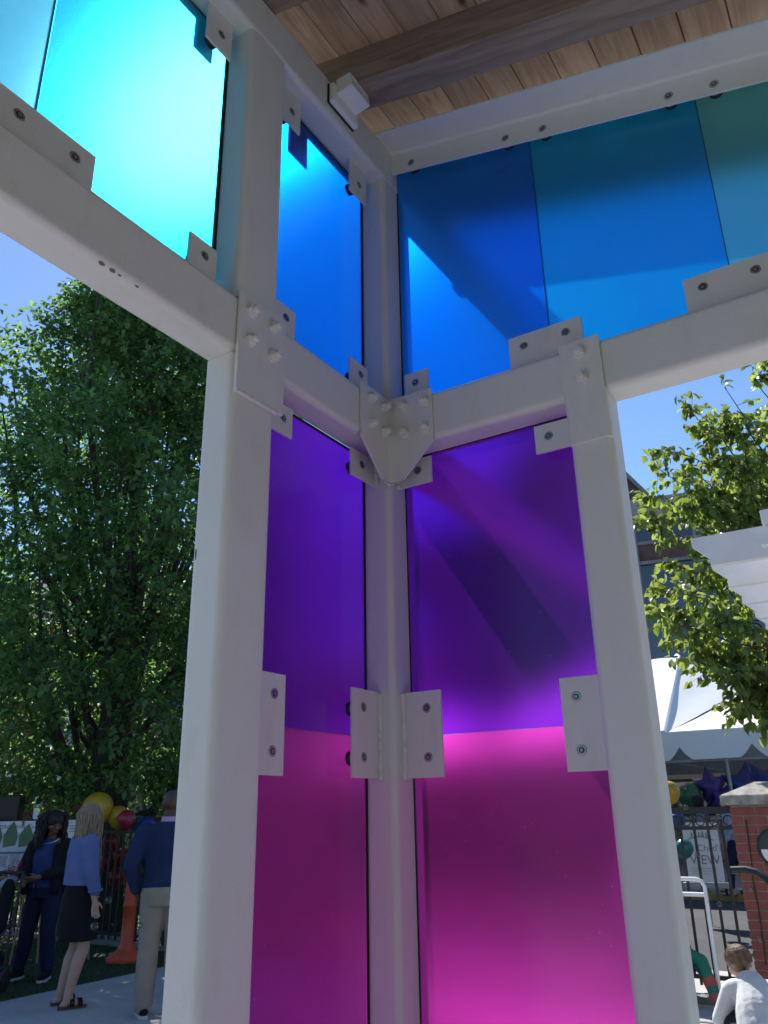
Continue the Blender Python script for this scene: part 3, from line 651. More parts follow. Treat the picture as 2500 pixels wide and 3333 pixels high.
cb_ = MB(); cb_.path([Vector((PX+PWX+.012, on(x, y, 0, PX+PWX+.012).y, on(x, y, 0, PX+PWX+.012).z)) for x, y in ((2428, 2668), (2432, 2700), (2440, 2760), (2446, 2800), (2452, 2870), (2466, 2940), (2474, 2990), (2484, 3060), (2494, 3140))], .005, 6)
tag(cb_.build('cable', BLACKM), 'thin dark cable hanging down the face of the brick pillar', 'cable')
# ------------------------------------------------------------------ pergola
pg = thing('pergola', 'white pergola with notched rafter tails on the right', 'pergola', (0, 0, 0))
PERG = mat('pergola_paint', (0.84, 0.84, 0.83), 0.55, var=0.03)
tail = [(.685, 3.202), (.686, 3.146), (.761, 3.072), (.781, 3.052), (.782, 3.0), (4.0, 3.0), (4.0, 3.202)]
for k in range(8):
    xk = -2.766-.625*k
    MB().prism(tail, lambda p, q, t: Vector((t, p, q)), xk-.06, xk).build('rafter', PERG, pg)
for yb in (1.105, 3.6): MB().bevbox(-7.5, -2.70, yb, yb+.14, 3.06, 3.14, .004).build('beam', PERG, pg)
MB().bevbox(-7.4, -2.74, 1.13, 1.20, 3.206, 3.30, .004).build('beam', PERG, pg); MB().bevbox(-7.4, -2.74, 2.6, 2.67, 3.206, 3.30, .004).build('beam', PERG, pg)
for (x, y) in ((-3.0, 3.6), (-7.2, 3.6), (-7.2, 1.8)): MB().bevbox(x-.07, x+.07, y, y+.14, 0, 3.0, .006).build('post', PERG, pg)

# ------------------------------------------------------------------ tent
TENT = mat('tent_vinyl', (0.90, 0.905, 0.91), 0.5, var=0.015, scale=2, bump=0.25, bscale=3.5)
_nt = TENT.node_tree; _b = _nt.nodes['Principled BSDF']; _tl = node(_nt, 'ShaderNodeBsdfTranslucent'); _tl.inputs['Color'].default_value = (.85, .86, .87, 1); _mx = node(_nt, 'ShaderNodeMixShader'); _mx.inputs[0].default_value = .1
_nt.links.new(_b.outputs[0], _mx.inputs[1]); _nt.links.new(_tl.outputs[0], _mx.inputs[2]); _nt.links.new(_mx.outputs[0], _nt.nodes['Material Output'].inputs[0])
tn = thing('tent', 'white frame tent with scalloped valance behind the brick pillar', 'tent', (0, 0, 0))
ex0, ex1, ey0, ey1, ez = -24.3, -14.2, -6.6, 3.2, 2.92
TPK = at(2212, 2137, 21.5); TSE = on(2158, 2382, 0, ex1); PKY = TSE.y; pk1 = tuple(TPK)
def tri_patch(a, b, c, n=14, sag=.10):
    mb = MB(); a, b, c = Vector(a), Vector(b), Vector(c); vs = []; idx = {}
    for i in range(n+1):
        for j in range(n+1-i):
            u, v = i/n, j/n; p = a*(1-u-v)+b*u+c*v; p.z -= sag*4*(u*v+v*(1-u-v)+u*(1-u-v))*.5+.012*math.sin(13*u+7*v)+.01*math.sin(9*v-5*u); idx[i, j] = len(vs); vs.append(p)
    fs = []
    for i in range(n):
        for j in range(n-i):
            fs.append((idx[i, j], idx[i+1, j], idx[i, j+1]))
            if i+j < n-1: fs.append((idx[i+1, j], idx[i+1, j+1], idx[i, j+1]))
    return mb.add(vs, fs, True)
RG1, RG3 = tuple(at(1960, 2160, 21.5)), tuple(at(2540, 2190, 21.5)); E0, E1, E2 = (ex1, ey0, ez), (ex1, PKY, ez), (ex1, ey1, ez); K0, K1, K2 = (ex0, ey0, ez), (ex0, PKY, ez), (ex0, ey1, ez)
for a, b, c in ((E0, E1, RG1), (E1, pk1, RG1), (E1, E2, RG3), (E1, RG3, pk1), (E2, K2, RG3), (K2, K1, RG3), (K1, pk1, RG3), (K1, RG1, pk1), (K1, K0, RG1), (K0, E0, RG1)): tri_patch(a, b, c, sag=.05).build('roof_panel', TENT, tn)
sb = MB(); sb.path([Vector((ex1, PKY, ez)).lerp(TPK, u)+Vector((.0, 0, .015)) for u in (0, .25, .5, .75, 1)], [.05, .05, .05, .05, .03], 6); sb.build('seam_strap', TENT, tn)
def valance(p0, p1, nsc):
    p0 = Vector(p0); p1 = Vector(p1); n = nsc*12; top = []; bot = []
    nrm = (p1-p0).cross(Vector((0, 0, 1))).normalized()
    for i in range(n+1):
        u = i/n; ph = (u*nsc) % 1; q = abs(ph-.5)*2
        dz = .52-.24*max(0, 1-abs(ph-.0)/.16 if ph < .5 else 1-abs(1-ph)/.16)**1.2
        p = p0.lerp(p1, u); top.append(p+Vector((0, 0, .02))); bot.append(p+Vector((0, 0, -dz))+nrm*(.02*math.sin(u*31)+.012*math.sin(u*77)))
    vs = top+bot+[v-nrm*.004 for v in top]+[v-nrm*.004 for v in bot]; m_ = n+1
    fs = [(i, i+1, m_+i+1, m_+i) for i in range(n)]+[(2*m_+i+1, 2*m_+i, 3*m_+i, 3*m_+i+1) for i in range(n)]
    MB().add(vs, fs, True).build('valance', TENT, tn)
NY = on(2213, 2450, 0, ex1).y; valance((ex1, NY-1.32*4, ez), (ex1, NY+1.32*3, ez), 7); valance((ex0, ey0, ez), (ex0, ey1, ez), 7); valance((ex1, ey0, ez), (ex0, ey0, ez), 6); valance((ex1, ey1, ez), (ex0, ey1, ez), 6)
ALU = mat('tent_pole_metal', (0.32, 0.33, 0.35), 0.4, metal=.6)
for (x, y) in ((ex1-.1, ey0+.1), (ex1-.1, on(2372, 2520, 0, ex1-.1).y), (ex1-.1, ey1-.1), (ex0+.1, ey0+.1), (ex0+.1, ey1-.1)): MB().tube((x, y, .08), (x, y, ez), .035, None, 10).build('pole', ALU, tn)
MB().tube((ex1-.1, ey0, ez-.55), (ex1-.1, ey1, ez-.55), .028).build('crossbar', ALU, tn)
MB().tube((ex1-.1, PKY, ez-.55), (ex0+.1, PKY, ez-.55), .028).build('crossbar', ALU, tn)
MB().box(ex0+.02, ex0+.05, ey0, ey1, .08, ez-.1).build('sidewall', mat('grey_sidewall', (0.35, 0.36, 0.38), .7), tn)

# a second, matching tent to the left, seen blurred through the right-hand panels
t2n = thing('tent', 'white tent roof glowing blurred through the purple panel right of the corner post', 'tent', (0, 0, 0)); tn_keep = tn; tn = t2n
ey0b, ey1b = -15.6, -6.62; PKB = (-19.2, -11.2, 5.5)
for a, b in (((ex1, ey0b, ez), (ex1, ey1b, ez)), ((ex1, ey1b, ez), (ex0, ey1b, ez)), ((ex0, ey1b, ez), (ex0, ey0b, ez)), ((ex0, ey0b, ez), (ex1, ey0b, ez))): tri_patch(a, b, PKB).build('roof_panel', TENT, tn)
valance((ex1, ey0b, ez), (ex1, ey1b, ez), 7); valance((ex1, ey1b, ez), (ex0, ey1b, ez), 5)
for (x, y) in ((ex1-.1, ey0b+.1), (ex1-.1, ey1b-.1), (ex0+.1, ey0b+.1), (ex0+.1, ey1b-.1)): MB().tube((x, y, .08), (x, y, ez), .035, None, 10).build('pole', ALU, tn)
MB().box(ex0+.02, ex0+.05, ey0b, ey1b+.05, .08, ez-.1).build('sidewall', MATS['grey_sidewall'], tn)
# ------------------------------------------------------------------ buildings
def glass_pane_mat(name, c=(0.02, 0.025, 0.03)):
    return mat(name, c, 0.04, var=0.1, spec=0.9, coat=0.6)
PANE = glass_pane_mat('window_glass'); FRM = mat('window_frame_grey', (0.22, 0.205, 0.20), .5)
BRK2 = mat('brown_brick', (0.15, 0.085, 0.075), .9, var=.15, scale=3, bump=.3, bscale=40)
B0 = at(2063, 1655, 28); bdir = Vector((-.197, .98, 0)).normalized(); bn = Vector((.98, .197, 0)).normalized()
bM = Matrix(((bdir.x, bn.x, 0, B0.x), (bdir.y, bn.y, 0, B0.y), (0, 0, 1, 0), (0, 0, 0, 1)))   # local x along facade, y toward the camera
ob = thing('office_building', 'dark brick and glass building rising behind the tent and the right tree', 'building', (0, 0, 0)); ob.matrix_world = bM
MB().box(-9, 14, -9, -.3, -.2, 11.5).build('wall', BRK2, ob)
MB().box(-9, 14, -.5, .12, 11.62, 12.36).build('fascia', mat('fascia_grey', (0.30, 0.285, 0.275), .6), ob)
MB().box(-9, 14, -9.1, -.45, 11.5, 12.3).build('roof', mat('flat_roof', (.2, .2, .2), .8), ob)
ga = MB(); ga.prism([(-12, 11.0), (.75, 11.0), (.75, 12.9), (-3.2, 18.5), (-7.2, 12.9), (-12, 12.9)], lambda p, q, t: Vector((p, t, q)), -6, -2.0); ga.build('gable', BRK2, ob)
MB().prism([(.85, 12.86), (.75, 13.02), (-3.2, 18.66), (-3.2, 18.46), (.65, 12.9)], lambda p, q, t: Vector((p, t, q)), -6.2, -1.85).build('roof_edge', FRM, ob)
zs = [0.2, 3.2, 6.35, 7.55, 8.75, 9.95, 10.7, 11.6]
xs = [-8.5, -6.4, -4.3, -2.2, -.1, 1.95, 4.0, 6.1, 8.2, 10.3, 12.4]
for i in range(len(xs)-1):
    for j in range(len(zs)-1):
        MB().box(xs[i]+.05, xs[i+1]-.05, -.28+random.gauss(0, .004), -.22+random.gauss(0, .004), zs[j]+.06, zs[j+1]-.06).build('pane' if j != 5 else 'spandrel', PANE if j != 5 else BRK2, ob)
for x in xs: MB().box(x-.05, x+.05, -.3, -.08, .1, 11.62).build('mullion', FRM, ob)
for z in zs[1:-1]: MB().box(-9, 14, -.3, -.10, z-.06, z+.06).build('transom', FRM, ob)

SIDE = mat('beige_siding', (0.33, 0.30, 0.23), .7, var=.05)
hs = thing('clapboard_house', 'beige clapboard house behind the left fence and tree', 'house', (-14.5, -17.5, 0)); hs.rotation_euler = (0, 0, R(12))
MB().box(-6, -.06, -7, 8, 0, 4.2).build('wall', SIDE, hs)
sd_me = MB().prism([(0, 0), (.035, 0), (.012, .2), (0, .2)], lambda p, q, t: Vector((p, t, q)), -7, 8).mesh('siding_board', SIDE)
for k in range(21): inst('siding_board', sd_me, hs, Matrix.Translation((-.055, 0, .02+.2*k)))
MB().box(-.06, .04, 7.95, 8.12, 0, 4.2).build('corner_board', mat('grey_trim', (.33, .33, .32), .6), hs); MB().box(-.06, .04, -7.1, -6.95, 0, 4.2).build('corner_board', MATS['grey_trim'], hs)
rf = MB(); rf.prism([(-7.0, 4.0), (.5, 4.0), (.5, 4.15), (-3.2, 6.6), (-7.0, 4.15)], lambda p, q, t: Vector((p, t, q)), -7.4, 8.4); rf.build('roof', mat('shingle_grey', (.13, .135, .14), .9, var=.2, scale=8), hs)
for yy in (-4.6, 1.0):
    wf = MB().box(-.03, .05, yy, yy+1.2, 1.1, 2.7).build('window', WHITE, hs); MB().box(.03, .062, yy+.1, yy+.56, 1.2, 2.6).build('pane', PANE, wf); MB().box(.03, .062, yy+.64, yy+1.1, 1.2, 2.6).build('pane', PANE, wf)
hb = thing('brick_house', 'red brick house with a white porch at the far left edge', 'house', (-12.2, -22.8, 0)); hb.rotation_euler = (0, 0, R(28))
MB().box(-7, 0, -6, 5.2, 0, 7.5).build('wall', mat('house_brick', (0.24, 0.085, 0.06), .9, var=.15, scale=4, bump=.3, bscale=30), hb)
MB().prism([(-7.4, 7.4), (.4, 7.4), (-3.5, 10)], lambda p, q, t: Vector((p, t, q)), -6.3, 5.5).build('roof', MATS['shingle_grey'], hb)
MB().box(0.02, 1.6, -3, 5.4, 2.55, 2.75).build('porch_roof', WHITE, hb)
for yy in (-2.9, 1.0, 3.0, 5.1): MB().box(1.35, 1.5, yy, yy+.16, 0, 2.55).build('porch_post', WHITE, hb)
for yy in (-3.5, -.6, 2.4):
    wf = MB().box(.0, .06, yy, yy+1.1, 3.6, 5.4).build('window', WHITE, hb); MB().box(.04, .08, yy+.1, yy+1.0, 3.7, 5.3).build('pane', PANE, wf)
# trees far behind, filling the skyline to the left of the corner
def far_tree(p, h, r, lab, n=9000):
    t = thing('broadleaf_tree', lab, 'tree', p); MB().path([(0, 0, -.2), (0, 0, h*.4), (.1, .1, h*.85)], [.3, .22, .04], 7).build('trunk', BARK, t)
    z = h*(.22+.78*rng.random(n)); u = (z/h-.22)/.78; R_ = r*np.sin(np.pi*np.clip(u*.92+.08, 0, 1))**.6*(1+.18*np.sin(7*u+np.floor(u*5)))
    a = rng.uniform(0, 6.283, n); q = rng.random(n)**.4; R_ = R_*q*(1+.15*np.sin(a*4+z)); P = np.c_[R_*np.cos(a), R_*np.sin(a), z]
    l = rng.uniform(.16, .30, n); inst('crown', leaves_mesh('crown', P, rnd_unit(n)+np.array([0, 0, -.3]), rnd_unit(n)+np.array([0, 0, 1.]), l, l*.65, LEAF1), t)
far_tree((-29, -16.5, 0), 9.5, 3.6, 'rounded green tree standing behind the tall upright tree, blurred through the panels')
far_tree((-31, -12.5, 0), 8.0, 3.4, 'low green tree seen through the lower purple panels near the corner post')
far_tree((-19.5, -25, 0), 9.0, 3.8, 'green tree behind the brick house at far left')

nw = 60000; aw = rng.uniform(0, 6.283, nw); dw = rng.uniform(46, 56, nw); hw = (6+3.0*np.sin(aw*9)+2*np.sin(aw*23+1)+1.2*np.sin(aw*51))*rng.random(nw)**.7  # ring of trees added to block bright sky near the horizon
lw_ = rng.uniform(.5, 1.0, nw)
tag(inst('sky_blocking_trees', leaves_mesh('sky_blocking_trees', np.c_[dw*np.cos(aw), dw*np.sin(aw), hw], rnd_unit(nw), rnd_unit(nw)+np.array([0, 0, 1.]), lw_, lw_*.7, LEAF1)), 'added belt of far trees blocking low horizon light', kind='stuff')

# ------------------------------------------------------------------ people: one smooth continuous body each, grown from overlapping limbs
def blob(name, prims, m, parent, voxel=.009, smooth=3):
    mb = MB()
    for p in prims:
        if p[0] == 'c':
            a, b, r0, r1 = Vector(p[1]), Vector(p[2]), p[3], p[4]; d = (b-a).normalized(); x = d.orthogonal().normalized(); y = d.cross(x); rings = []
            n = 14
            def ring(c, r): return [c+(x*math.cos(2*math.pi*i/n)+y*math.sin(2*math.pi*i/n))*r for i in range(n)]
            for t in (1.0, .8, .45): rings.append(ring(a-d*r0*math.sin(t*math.pi/2)*.98, max(r0*math.cos(t*math.pi/2), r0*.06)))
            rings.append(ring(a, r0)); rings.append(ring(b, r1))
            for t in (.45, .8, 1.0): rings.append(ring(b+d*r1*math.sin(t*math.pi/2)*.98, max(r1*math.cos(t*math.pi/2), r1*.06)))
            mb.loft(rings)
        elif p[0] == 'e':
            M = Euler(p[3]).to_matrix() if len(p) > 3 else None
            mb.ball(p[1], p[2], M, 18, 12)
        elif p[0] == 'l':      # loft of flattened rings: (centre, rx, ry)
            rings = []
            for c, rx, ry in p[1]: rings.append([Vector(c)+Vector((rx*math.cos(2*math.pi*i/22), ry*math.sin(2*math.pi*i/22), 0)) for i in range(22)])
            mb.loft(rings)
    o = mb.build(name, m, parent)
    md = o.modifiers.new('r', 'REMESH'); md.mode = 'VOXEL'; md.voxel_size = voxel; md.use_smooth_shade = True
    if smooth:
        s = o.modifiers.new('s', 'SMOOTH'); s.factor = .5; s.iterations = smooth
    bpy.context.view_layer.update()
    dg = bpy.context.evaluated_depsgraph_get(); me = bpy.data.meshes.new_from_object(o.evaluated_get(dg))
    o.modifiers.clear(); old = o.data; o.data = me; bpy.data.meshes.remove(old)
    if not me.materials: me.materials.append(m)
    for p in me.polygons: p.use_smooth = True
    return o
def arm(sh, el, wr, r=(.05, .042, .033, .026)):
    return [('c', sh, el, r[0], r[1]), ('c', el, wr, r[1]*.98, r[3])]
def hand(wr, d, side, curl=.35, s=1.0):
    """relaxed hand from wrist point along d; side = direction of the thumb"""
    wr = Vector(wr); d = Vector(d).normalized(); sd = (Vector(side)-d*Vector(side).dot(d)).normalized(); n = d.cross(sd)
    pr = [('c', wr, wr+d*.03*s, .024*s, .026*s), ('c', wr+d*.035*s+sd*.016*s, wr+d*.078*s+sd*.022*s, .016*s, .014*s), ('c', wr+d*.035*s-sd*.016*s, wr+d*.075*s-sd*.022*s, .016*s, .013*s), ('c', wr+d*.03*s, wr+d*.08*s, .018*s, .014*s)]
    for k, (o, L) in enumerate(((.030, .066), (.0105, .074), (-.0105, .069), (-.030, .054))):
        b = wr+d*.078*s+sd*o*s; m1 = b+(d+n*curl*.5+sd*o*2.5).normalized()*L*.5*s; m2 = m1+(d+n*curl*1.6+sd*o*2).normalized()*L*.5*s
        pr += [('c', b, m1, .0092*s, .0085*s), ('c', m1, m2, .0084*s, .007*s)]
    t0 = wr+d*.022*s+sd*.024*s; t1 = t0+(d*.6+sd*.7+n*.25).normalized()*.035*s; t2 = t1+(d*.95+sd*.25+n*.25).normalized()*.03*s
    return pr+[('c', t0, t1, .013*s, .011*s), ('c', t1, t2, .0105*s, .0085*s)]
def leg(hip, kn, an, r=(.085, .06, .037)):
    hip, kn, an = Vector(hip), Vector(kn), Vector(an); calf = kn.lerp(an, .3)-Vector((.012, 0, 0))
    return [('c', hip, kn, r[0], r[1]*.92), ('c', kn, calf, r[1]*.9, r[1]*.93), ('c', calf, an, r[1]*.92, r[2])]
def foot(an, fwd, L=.2):
    an = Vector(an); f = Vector(fwd).normalized(); z = Vector((0, 0, 1))
    return [('c', an-f*.03-z*(an.z-.035), an+f*.02-z*(an.z-.06), .03, .034), ('c', an, an+f*.07-z*(an.z-.045), .036, .03), ('c', an+f*.05-z*(an.z-.036), an+f*(L-.06)-z*(an.z-.026), .034, .026)]
def head(c, fwd, s=1.0, nose=True):
    """skull, jaw, nose, lips and ears; fwd may tilt"""
    c = Vector(c); f = Vector(fwd).normalized(); lt = Vector((0, 0, 1)).cross(f).normalized(); up = f.cross(lt)
    def P(a, b, z): return c+f*a*s+lt*b*s+up*z*s
    pr = [('e', P(-.012, 0, .028), (.092*s, .076*s, .088*s), (0, 0, math.atan2(f.y, f.x))), ('c', P(.03, 0, -.005), P(.028, 0, -.06), .066*s, .046*s), ('c', P(.055, 0, -.082), P(.045, 0, -.06), .03*s, .04*s), ('c', P(.045, .038, -.02), P(.045, -.038, -.02), .038*s, .038*s)]
    if nose: pr += [('c', P(.085, 0, .012), P(.102, 0, -.026), .010*s, .015*s), ('c', P(.088, .018, -.058), P(.088, -.018, -.058), .011*s, .011*s), ('c', P(.079, .03, .026), P(.079, -.03, .026), .011*s, .011*s)]
    for k in (-1, 1): pr += [('c', P(-.008, k*.076, .012), P(-.012, k*.08, -.022), .013*s, .010*s)]
    return pr
def face_bits(parent, c, fwd, skin_dark, s=1.0):
    c = Vector(c); f = Vector(fwd).normalized(); lt = Vector((0, 0, 1)).cross(f).normalized(); up = f.cross(lt)
    def P(a, b, z): return c+f*a*s+lt*b*s+up*z*s
    for k in (-1, 1):
        MB().ball(P(.079, k*.031, .006), (.0125*s, .0125*s, .0085*s), None, 10, 6).build('eye', mat('eye_dark', (.02, .015, .012), .3), parent)
        MB().path([P(.090, k*.015, .030), P(.092, k*.032, .036), P(.080, k*.050, .028)], [.004*s, .0045*s, .003*s], 6).build('eyebrow', mat('brow', (.02, .014, .01), .8), parent)
    MB().path([P(.092, .024, -.058), P(.1, 0, -.055), P(.092, -.024, -.058)], [.004, .007, .004], 6).build('lips', skin_dark, parent)
def skin(name, c): return mat(name, c, .5, var=.04, scale=12)
def cloth(name, c, v=.08): return mat(name, c, .85, var=v, scale=7, bump=1.0, bscale=13, spec=.2)
SK_F = skin('fair_skin', (.52, .32, .24)); SK_B = skin('brown_skin', (.17, .085, .055)); SK_D = skin('deep_brown_skin', (.085, .045, .032))
def gpt(px, py): return on(px, py, 2, 0.0)

# --- woman in the blue jacket, seen from behind and the side
p0 = gpt(222, 3275); h0 = R(160)
wo = thing('person', 'person with long blonde hair in blue denim jacket, black skirt and sandals', 'person', p0, h0)
hd = Vector((.95, .30, -.22))
bd = []
bd += leg((0, .085, .86), (.04, .09, .45), (-.05, .10, .085)) + foot((-.05, .10, .085), (1, .05, 0))
bd += leg((0, -.085, .86), (.045, -.10, .45), (-.055, -.12, .085)) + foot((-.055, -.12, .085), (1, -.05, 0))
bd += [('l', [((0, 0, .80), .11, .16), ((0, 0, .92), .12, .165), ((0, 0, 1.05), .10, .135), ((0, 0, 1.2), .115, .15), ((-.01, 0, 1.33), .095, .16), ((-.015, 0, 1.38), .06, .1)]), ('c', (-.01, 0, 1.36), (.005, 0, 1.46), .05, .046)]
bd += head((.03, -.01, 1.535), hd) + arm((-.01, .175, 1.33), (-.02, .22, 1.06), (.08, .22, .86)) + arm((-.01, -.175, 1.33), (.0, -.225, 1.07), (.06, -.235, .84))
bd += hand((.06, -.235, .845), (.1, -.02, -1), (1, .2, 0)) + hand((.08, .22, .86), (.1, 0, -1), (1, -.2, 0))
blob('body', bd, SK_F, wo, .0075, 2)
DEN = cloth('light_denim', (.135, .19, .40))
blob('denim_jacket', [('l', [((0, 0, .965), .155, .205), ((0, 0, 1.0), .152, .20), ((-.005, 0, 1.12), .145, .185), ((-.01, 0, 1.25), .135, .185), ((-.015, 0, 1.34), .105, .185), ((-.015, 0, 1.385), .075, .12)]),
     ('c', (-.01, .18, 1.325), (-.02, .232, 1.07), .075, .066), ('c', (-.02, .232, 1.07), (.07, .225, .92), .066, .05), ('c', (-.01, -.18, 1.325), (.0, -.235, 1.08), .078, .07), ('c', (.0, -.235, 1.08), (.05, -.237, .925), .07, .052)], DEN, wo, .009, 3)
col_ = MB()
for k in range(13):
    a = R(-120+k*20)+math.pi
    col_.tube((-.012+.072*math.cos(a), .078*math.sin(a), 1.385), (-.012+.080*math.cos(a), .088*math.sin(a), 1.425), .012, .008, 6)
col_.build('collar', DEN, wo)
cf = MB(); cf.path([(.055+.056*math.cos(R(i*30)), -.237+.056*math.sin(R(i*30)), .925+.008*math.cos(R(i*30))) for i in range(13)], .011, 7); cf.build('cuff', DEN, wo)
MB().path([(.06+.034*math.cos(R(i*30)), -.236+.034*math.sin(R(i*30)), .878+.006*math.sin(R(i*60))) for i in range(13)], .004, 6).build('bracelet', mat('silver', (.6, .58, .52), .3, metal=.8), wo)
BLK = cloth('black_cloth', (.014, .014, .018))
blob('skirt', [('l', [((.02, 0, .515), .165, .19), ((.015, 0, .6), .165, .195), ((0, 0, .75), .155, .19), ((0, 0, .88), .145, .185), ((0, 0, .99), .125, .16)])], BLK, wo, .01, 2)
HAIR = mat('blonde_hair', (.34, .25, .165), .45, var=.25, scale=4, stretch=(30, 30, 2), bump=.3, bscale=5)
def hair_locks(parent, name, c, fwd, m, L, n, s=1.0, face=75, wave=.01, r=.011, volume=1.0, skull=True):
    c = Vector(c); f = Vector((fwd[0], fwd[1], 0)).normalized(); lt = Vector((0, 0, 1)).cross(f); hm = MB()
    if skull: hm.ball(c+Vector((0, 0, .032))-f*.016, (.100*s*volume, .090*s*volume, .098*s), Euler((0, 0, math.atan2(f.y, f.x))).to_matrix(), 18, 12)
    for i in range(n):
        a = R(face)+(2*math.pi-2*R(face))*(i+.5)/n+random.gauss(0, .03); dr = f*math.cos(a)+lt*math.sin(a); ll = L*random.uniform(.82, 1.08); pts = []
        w0 = random.uniform(0, 6.28); k = random.uniform(.82, 1.05)*volume
        for j in range(9):
            u = j/8
            rad = (.02+.086*min(1, u*4.2)**.7)*k*s+.02*u*volume; z = .128*s-(u*1.12)**1.25*ll
            pts.append(c+dr*(rad+wave*math.sin(w0+u*11))-f*.014+lt*wave*math.cos(w0*1.7+u*9)+Vector((0, 0, z)))
        hm.path(pts, [r*.7*1.0, r*1.2, r*1.35, r*1.35, r*1.3, r*1.15, r, r*.8, r*.3], 6)
    return hm.build(name, m, parent)
hair_locks(wo, 'hair', (.03, -.01, 1.535), hd, HAIR, .50, 300, face=50, wave=.007, r=.0048)
def sandal(parent, an, fwd):
    an = Vector(an); f = Vector((*fwd[:2], 0)).normalized(); l = Vector((0, 0, 1)).cross(f); o = Vector((an.x, an.y, 0)); s = MB()
    out = [(-.075, .0), (-.068, .028), (-.02, .032), (.06, .042), (.13, .044), (.165, .02), (.168, -.01), (.14, -.038), (.06, -.036), (-.02, -.03), (-.068, -.026)]
    s.prism(out, lambda p, q, t: o+f*p+l*q+Vector((0, 0, t)), .002, .026); so_ = s.build('sandal_sole', mat('cork', (.12, .07, .045), .9), parent)
    st = MB()
    for x0, x1, h in ((.015, .055, .085), (.085, .125, .066)):
        prof = [(math.cos(R(i*15))*.047, .02+math.sin(R(i*15))*(h-.012)) for i in range(13)]
        rings = [[o+f*(x0-.02*(p_z-.02)*4*0+xx)+l*p_y+Vector((0, 0, p_z)) for p_y, p_z in prof] for xx in (0, x1-x0)]
        vs = rings[0]+rings[1]+[o+(v-o)*1.0+Vector((0, 0, .004)) for v in rings[0]]+[v+Vector((0, 0, .004)) for v in rings[1]]
        n = 13; st.add(vs, [(i, i+1, n+i+1, n+i) for i in range(n-1)]+[(2*n+i+1, 2*n+i, 3*n+i, 3*n+i+1) for i in range(n-1)]+[(i+1, i, 2*n+i, 2*n+i+1) for i in range(n-1)]+[(n+i, n+i+1, 3*n+i+1, 3*n+i) for i in range(n-1)])
    st.build('sandal_strap', BLK, parent)
    bk = MB()
    for x0, h in ((.035, .075), (.105, .058)): bk.bevbox(-.011, .011, -.013, .013, -.002, .003, .001, Matrix.Translation(o+f*x0-l*.034+Vector((0, 0, h*.82))) @ Matrix.Rotation(math.atan2(f.y, f.x), 4, 'Z') @ Matrix.Rotation(R(58), 4, 'X'))
    bk.build('buckle', MATS['silver'], parent)
sandal(wo, (-.05, .10, .085), (1, .05, 0)); sandal(wo, (-.055, -.12, .085), (1, -.05, 0))

# --- woman in black cardigan turning her head
p1 = gpt(112, 3190); h1 = R(22)
wa = thing('person', 'person with dark curly hair in black cardigan over blue top, hands together', 'person', p1, h1)
hd1 = Vector((.45, .85, -.42)); hc1 = (.03, .025, 1.49)
b1 = leg((0, .09, .84), (.03, .10, .44), (.0, .12, .08)) + leg((0, -.09, .84), (.05, -.12, .44), (.0, -.20, .08)) + foot((0, .12, .08), (1, .25, 0)) + foot((0, -.20, .08), (1, -.2, 0))
b1 += [('l', [((0, 0, .78), .12, .17), ((0, 0, .92), .13, .175), ((0, 0, 1.05), .115, .15), ((.01, 0, 1.18), .13, .155), ((0, 0, 1.29), .10, .16), ((-.01, 0, 1.34), .06, .1)]), ('c', (0, 0, 1.32), (.02, .015, 1.42), .05, .046)]
b1 += head(hc1, hd1) + arm((0, .175, 1.28), (.04, .25, 1.03), (.25, .06, .975)) + arm((0, -.175, 1.28), (.02, -.27, 1.03), (.24, -.10, .965))
b1 += hand((.25, .055, .975), (.55, -.75, -.25), (.5, .2, .6), .6) + hand((.24, -.10, .965), (.7, .5, -.35), (.3, -.2, .8), .6)
blob('body', b1, SK_B, wa, .0075, 2); face_bits(wa, hc1, hd1, skin('lip', (.16, .05, .045)))
NAVY = cloth('navy_trousers', (.016, .022, .06))
blob('trousers', leg((0, .09, .84), (.03, .10, .44), (.0, .12, .10), (.105, .082, .062)) + leg((0, -.09, .84), (.05, -.12, .44), (.0, -.20, .10), (.105, .082, .062)) + [('l', [((0, 0, .76), .13, .18), ((0, 0, .9), .14, .185), ((0, 0, .99), .13, .175)])], NAVY, wa, .01, 2)
TOP = cloth('blue_top', (.03, .05, .16))
blob('blue_top', [('l', [((.01, 0, .86), .145, .18), ((.01, 0, 1.0), .135, .165), ((.015, 0, 1.17), .145, .16), ((.005, 0, 1.28), .112, .15), ((0, 0, 1.335), .075, .105)])], TOP, wa, .009, 2)
CARD = cloth('black_cardigan', (.012, .012, .014))
blob('cardigan', [('l', [((-.045, 0, .80), .125, .215), ((-.045, 0, 1.0), .115, .20), ((-.05, 0, 1.17), .12, .19), ((-.045, 0, 1.29), .095, .185), ((-.04, 0, 1.345), .055, .12)]),
     ('c', (-.01, .18, 1.27), (.03, .262, 1.03), .078, .066), ('c', (.03, .262, 1.03), (.21, .085, .985), .066, .047), ('c', (-.01, -.18, 1.27), (.01, -.282, 1.03), .078, .066), ('c', (.01, -.282, 1.03), (.20, -.125, .975), .066, .047),
     ('c', (.075, .145, 1.25), (.10, .175, .84), .05, .05), ('c', (.075, -.145, 1.25), (.10, -.175, .84), .05, .05)], CARD, wa, .009, 2)
MB().path([Vector((.02+.085*math.cos(R(i*18-90)), .105*math.sin(R(i*18-90)), 1.335-.05*max(0, math.cos(R(i*18-90))))) for i in range(11)], .007, 6).build('necklace', mat('pearl', (.6, .58, .55), .3), wa)
CURL = mat('dark_curly_hair', (.012, .010, .010), .55, var=.3, scale=30, bump=.8, bscale=60)
hair_locks(wa, 'hair', hc1, hd1, CURL, .32, 230, face=72, wave=.02, r=.0075, volume=1.18)
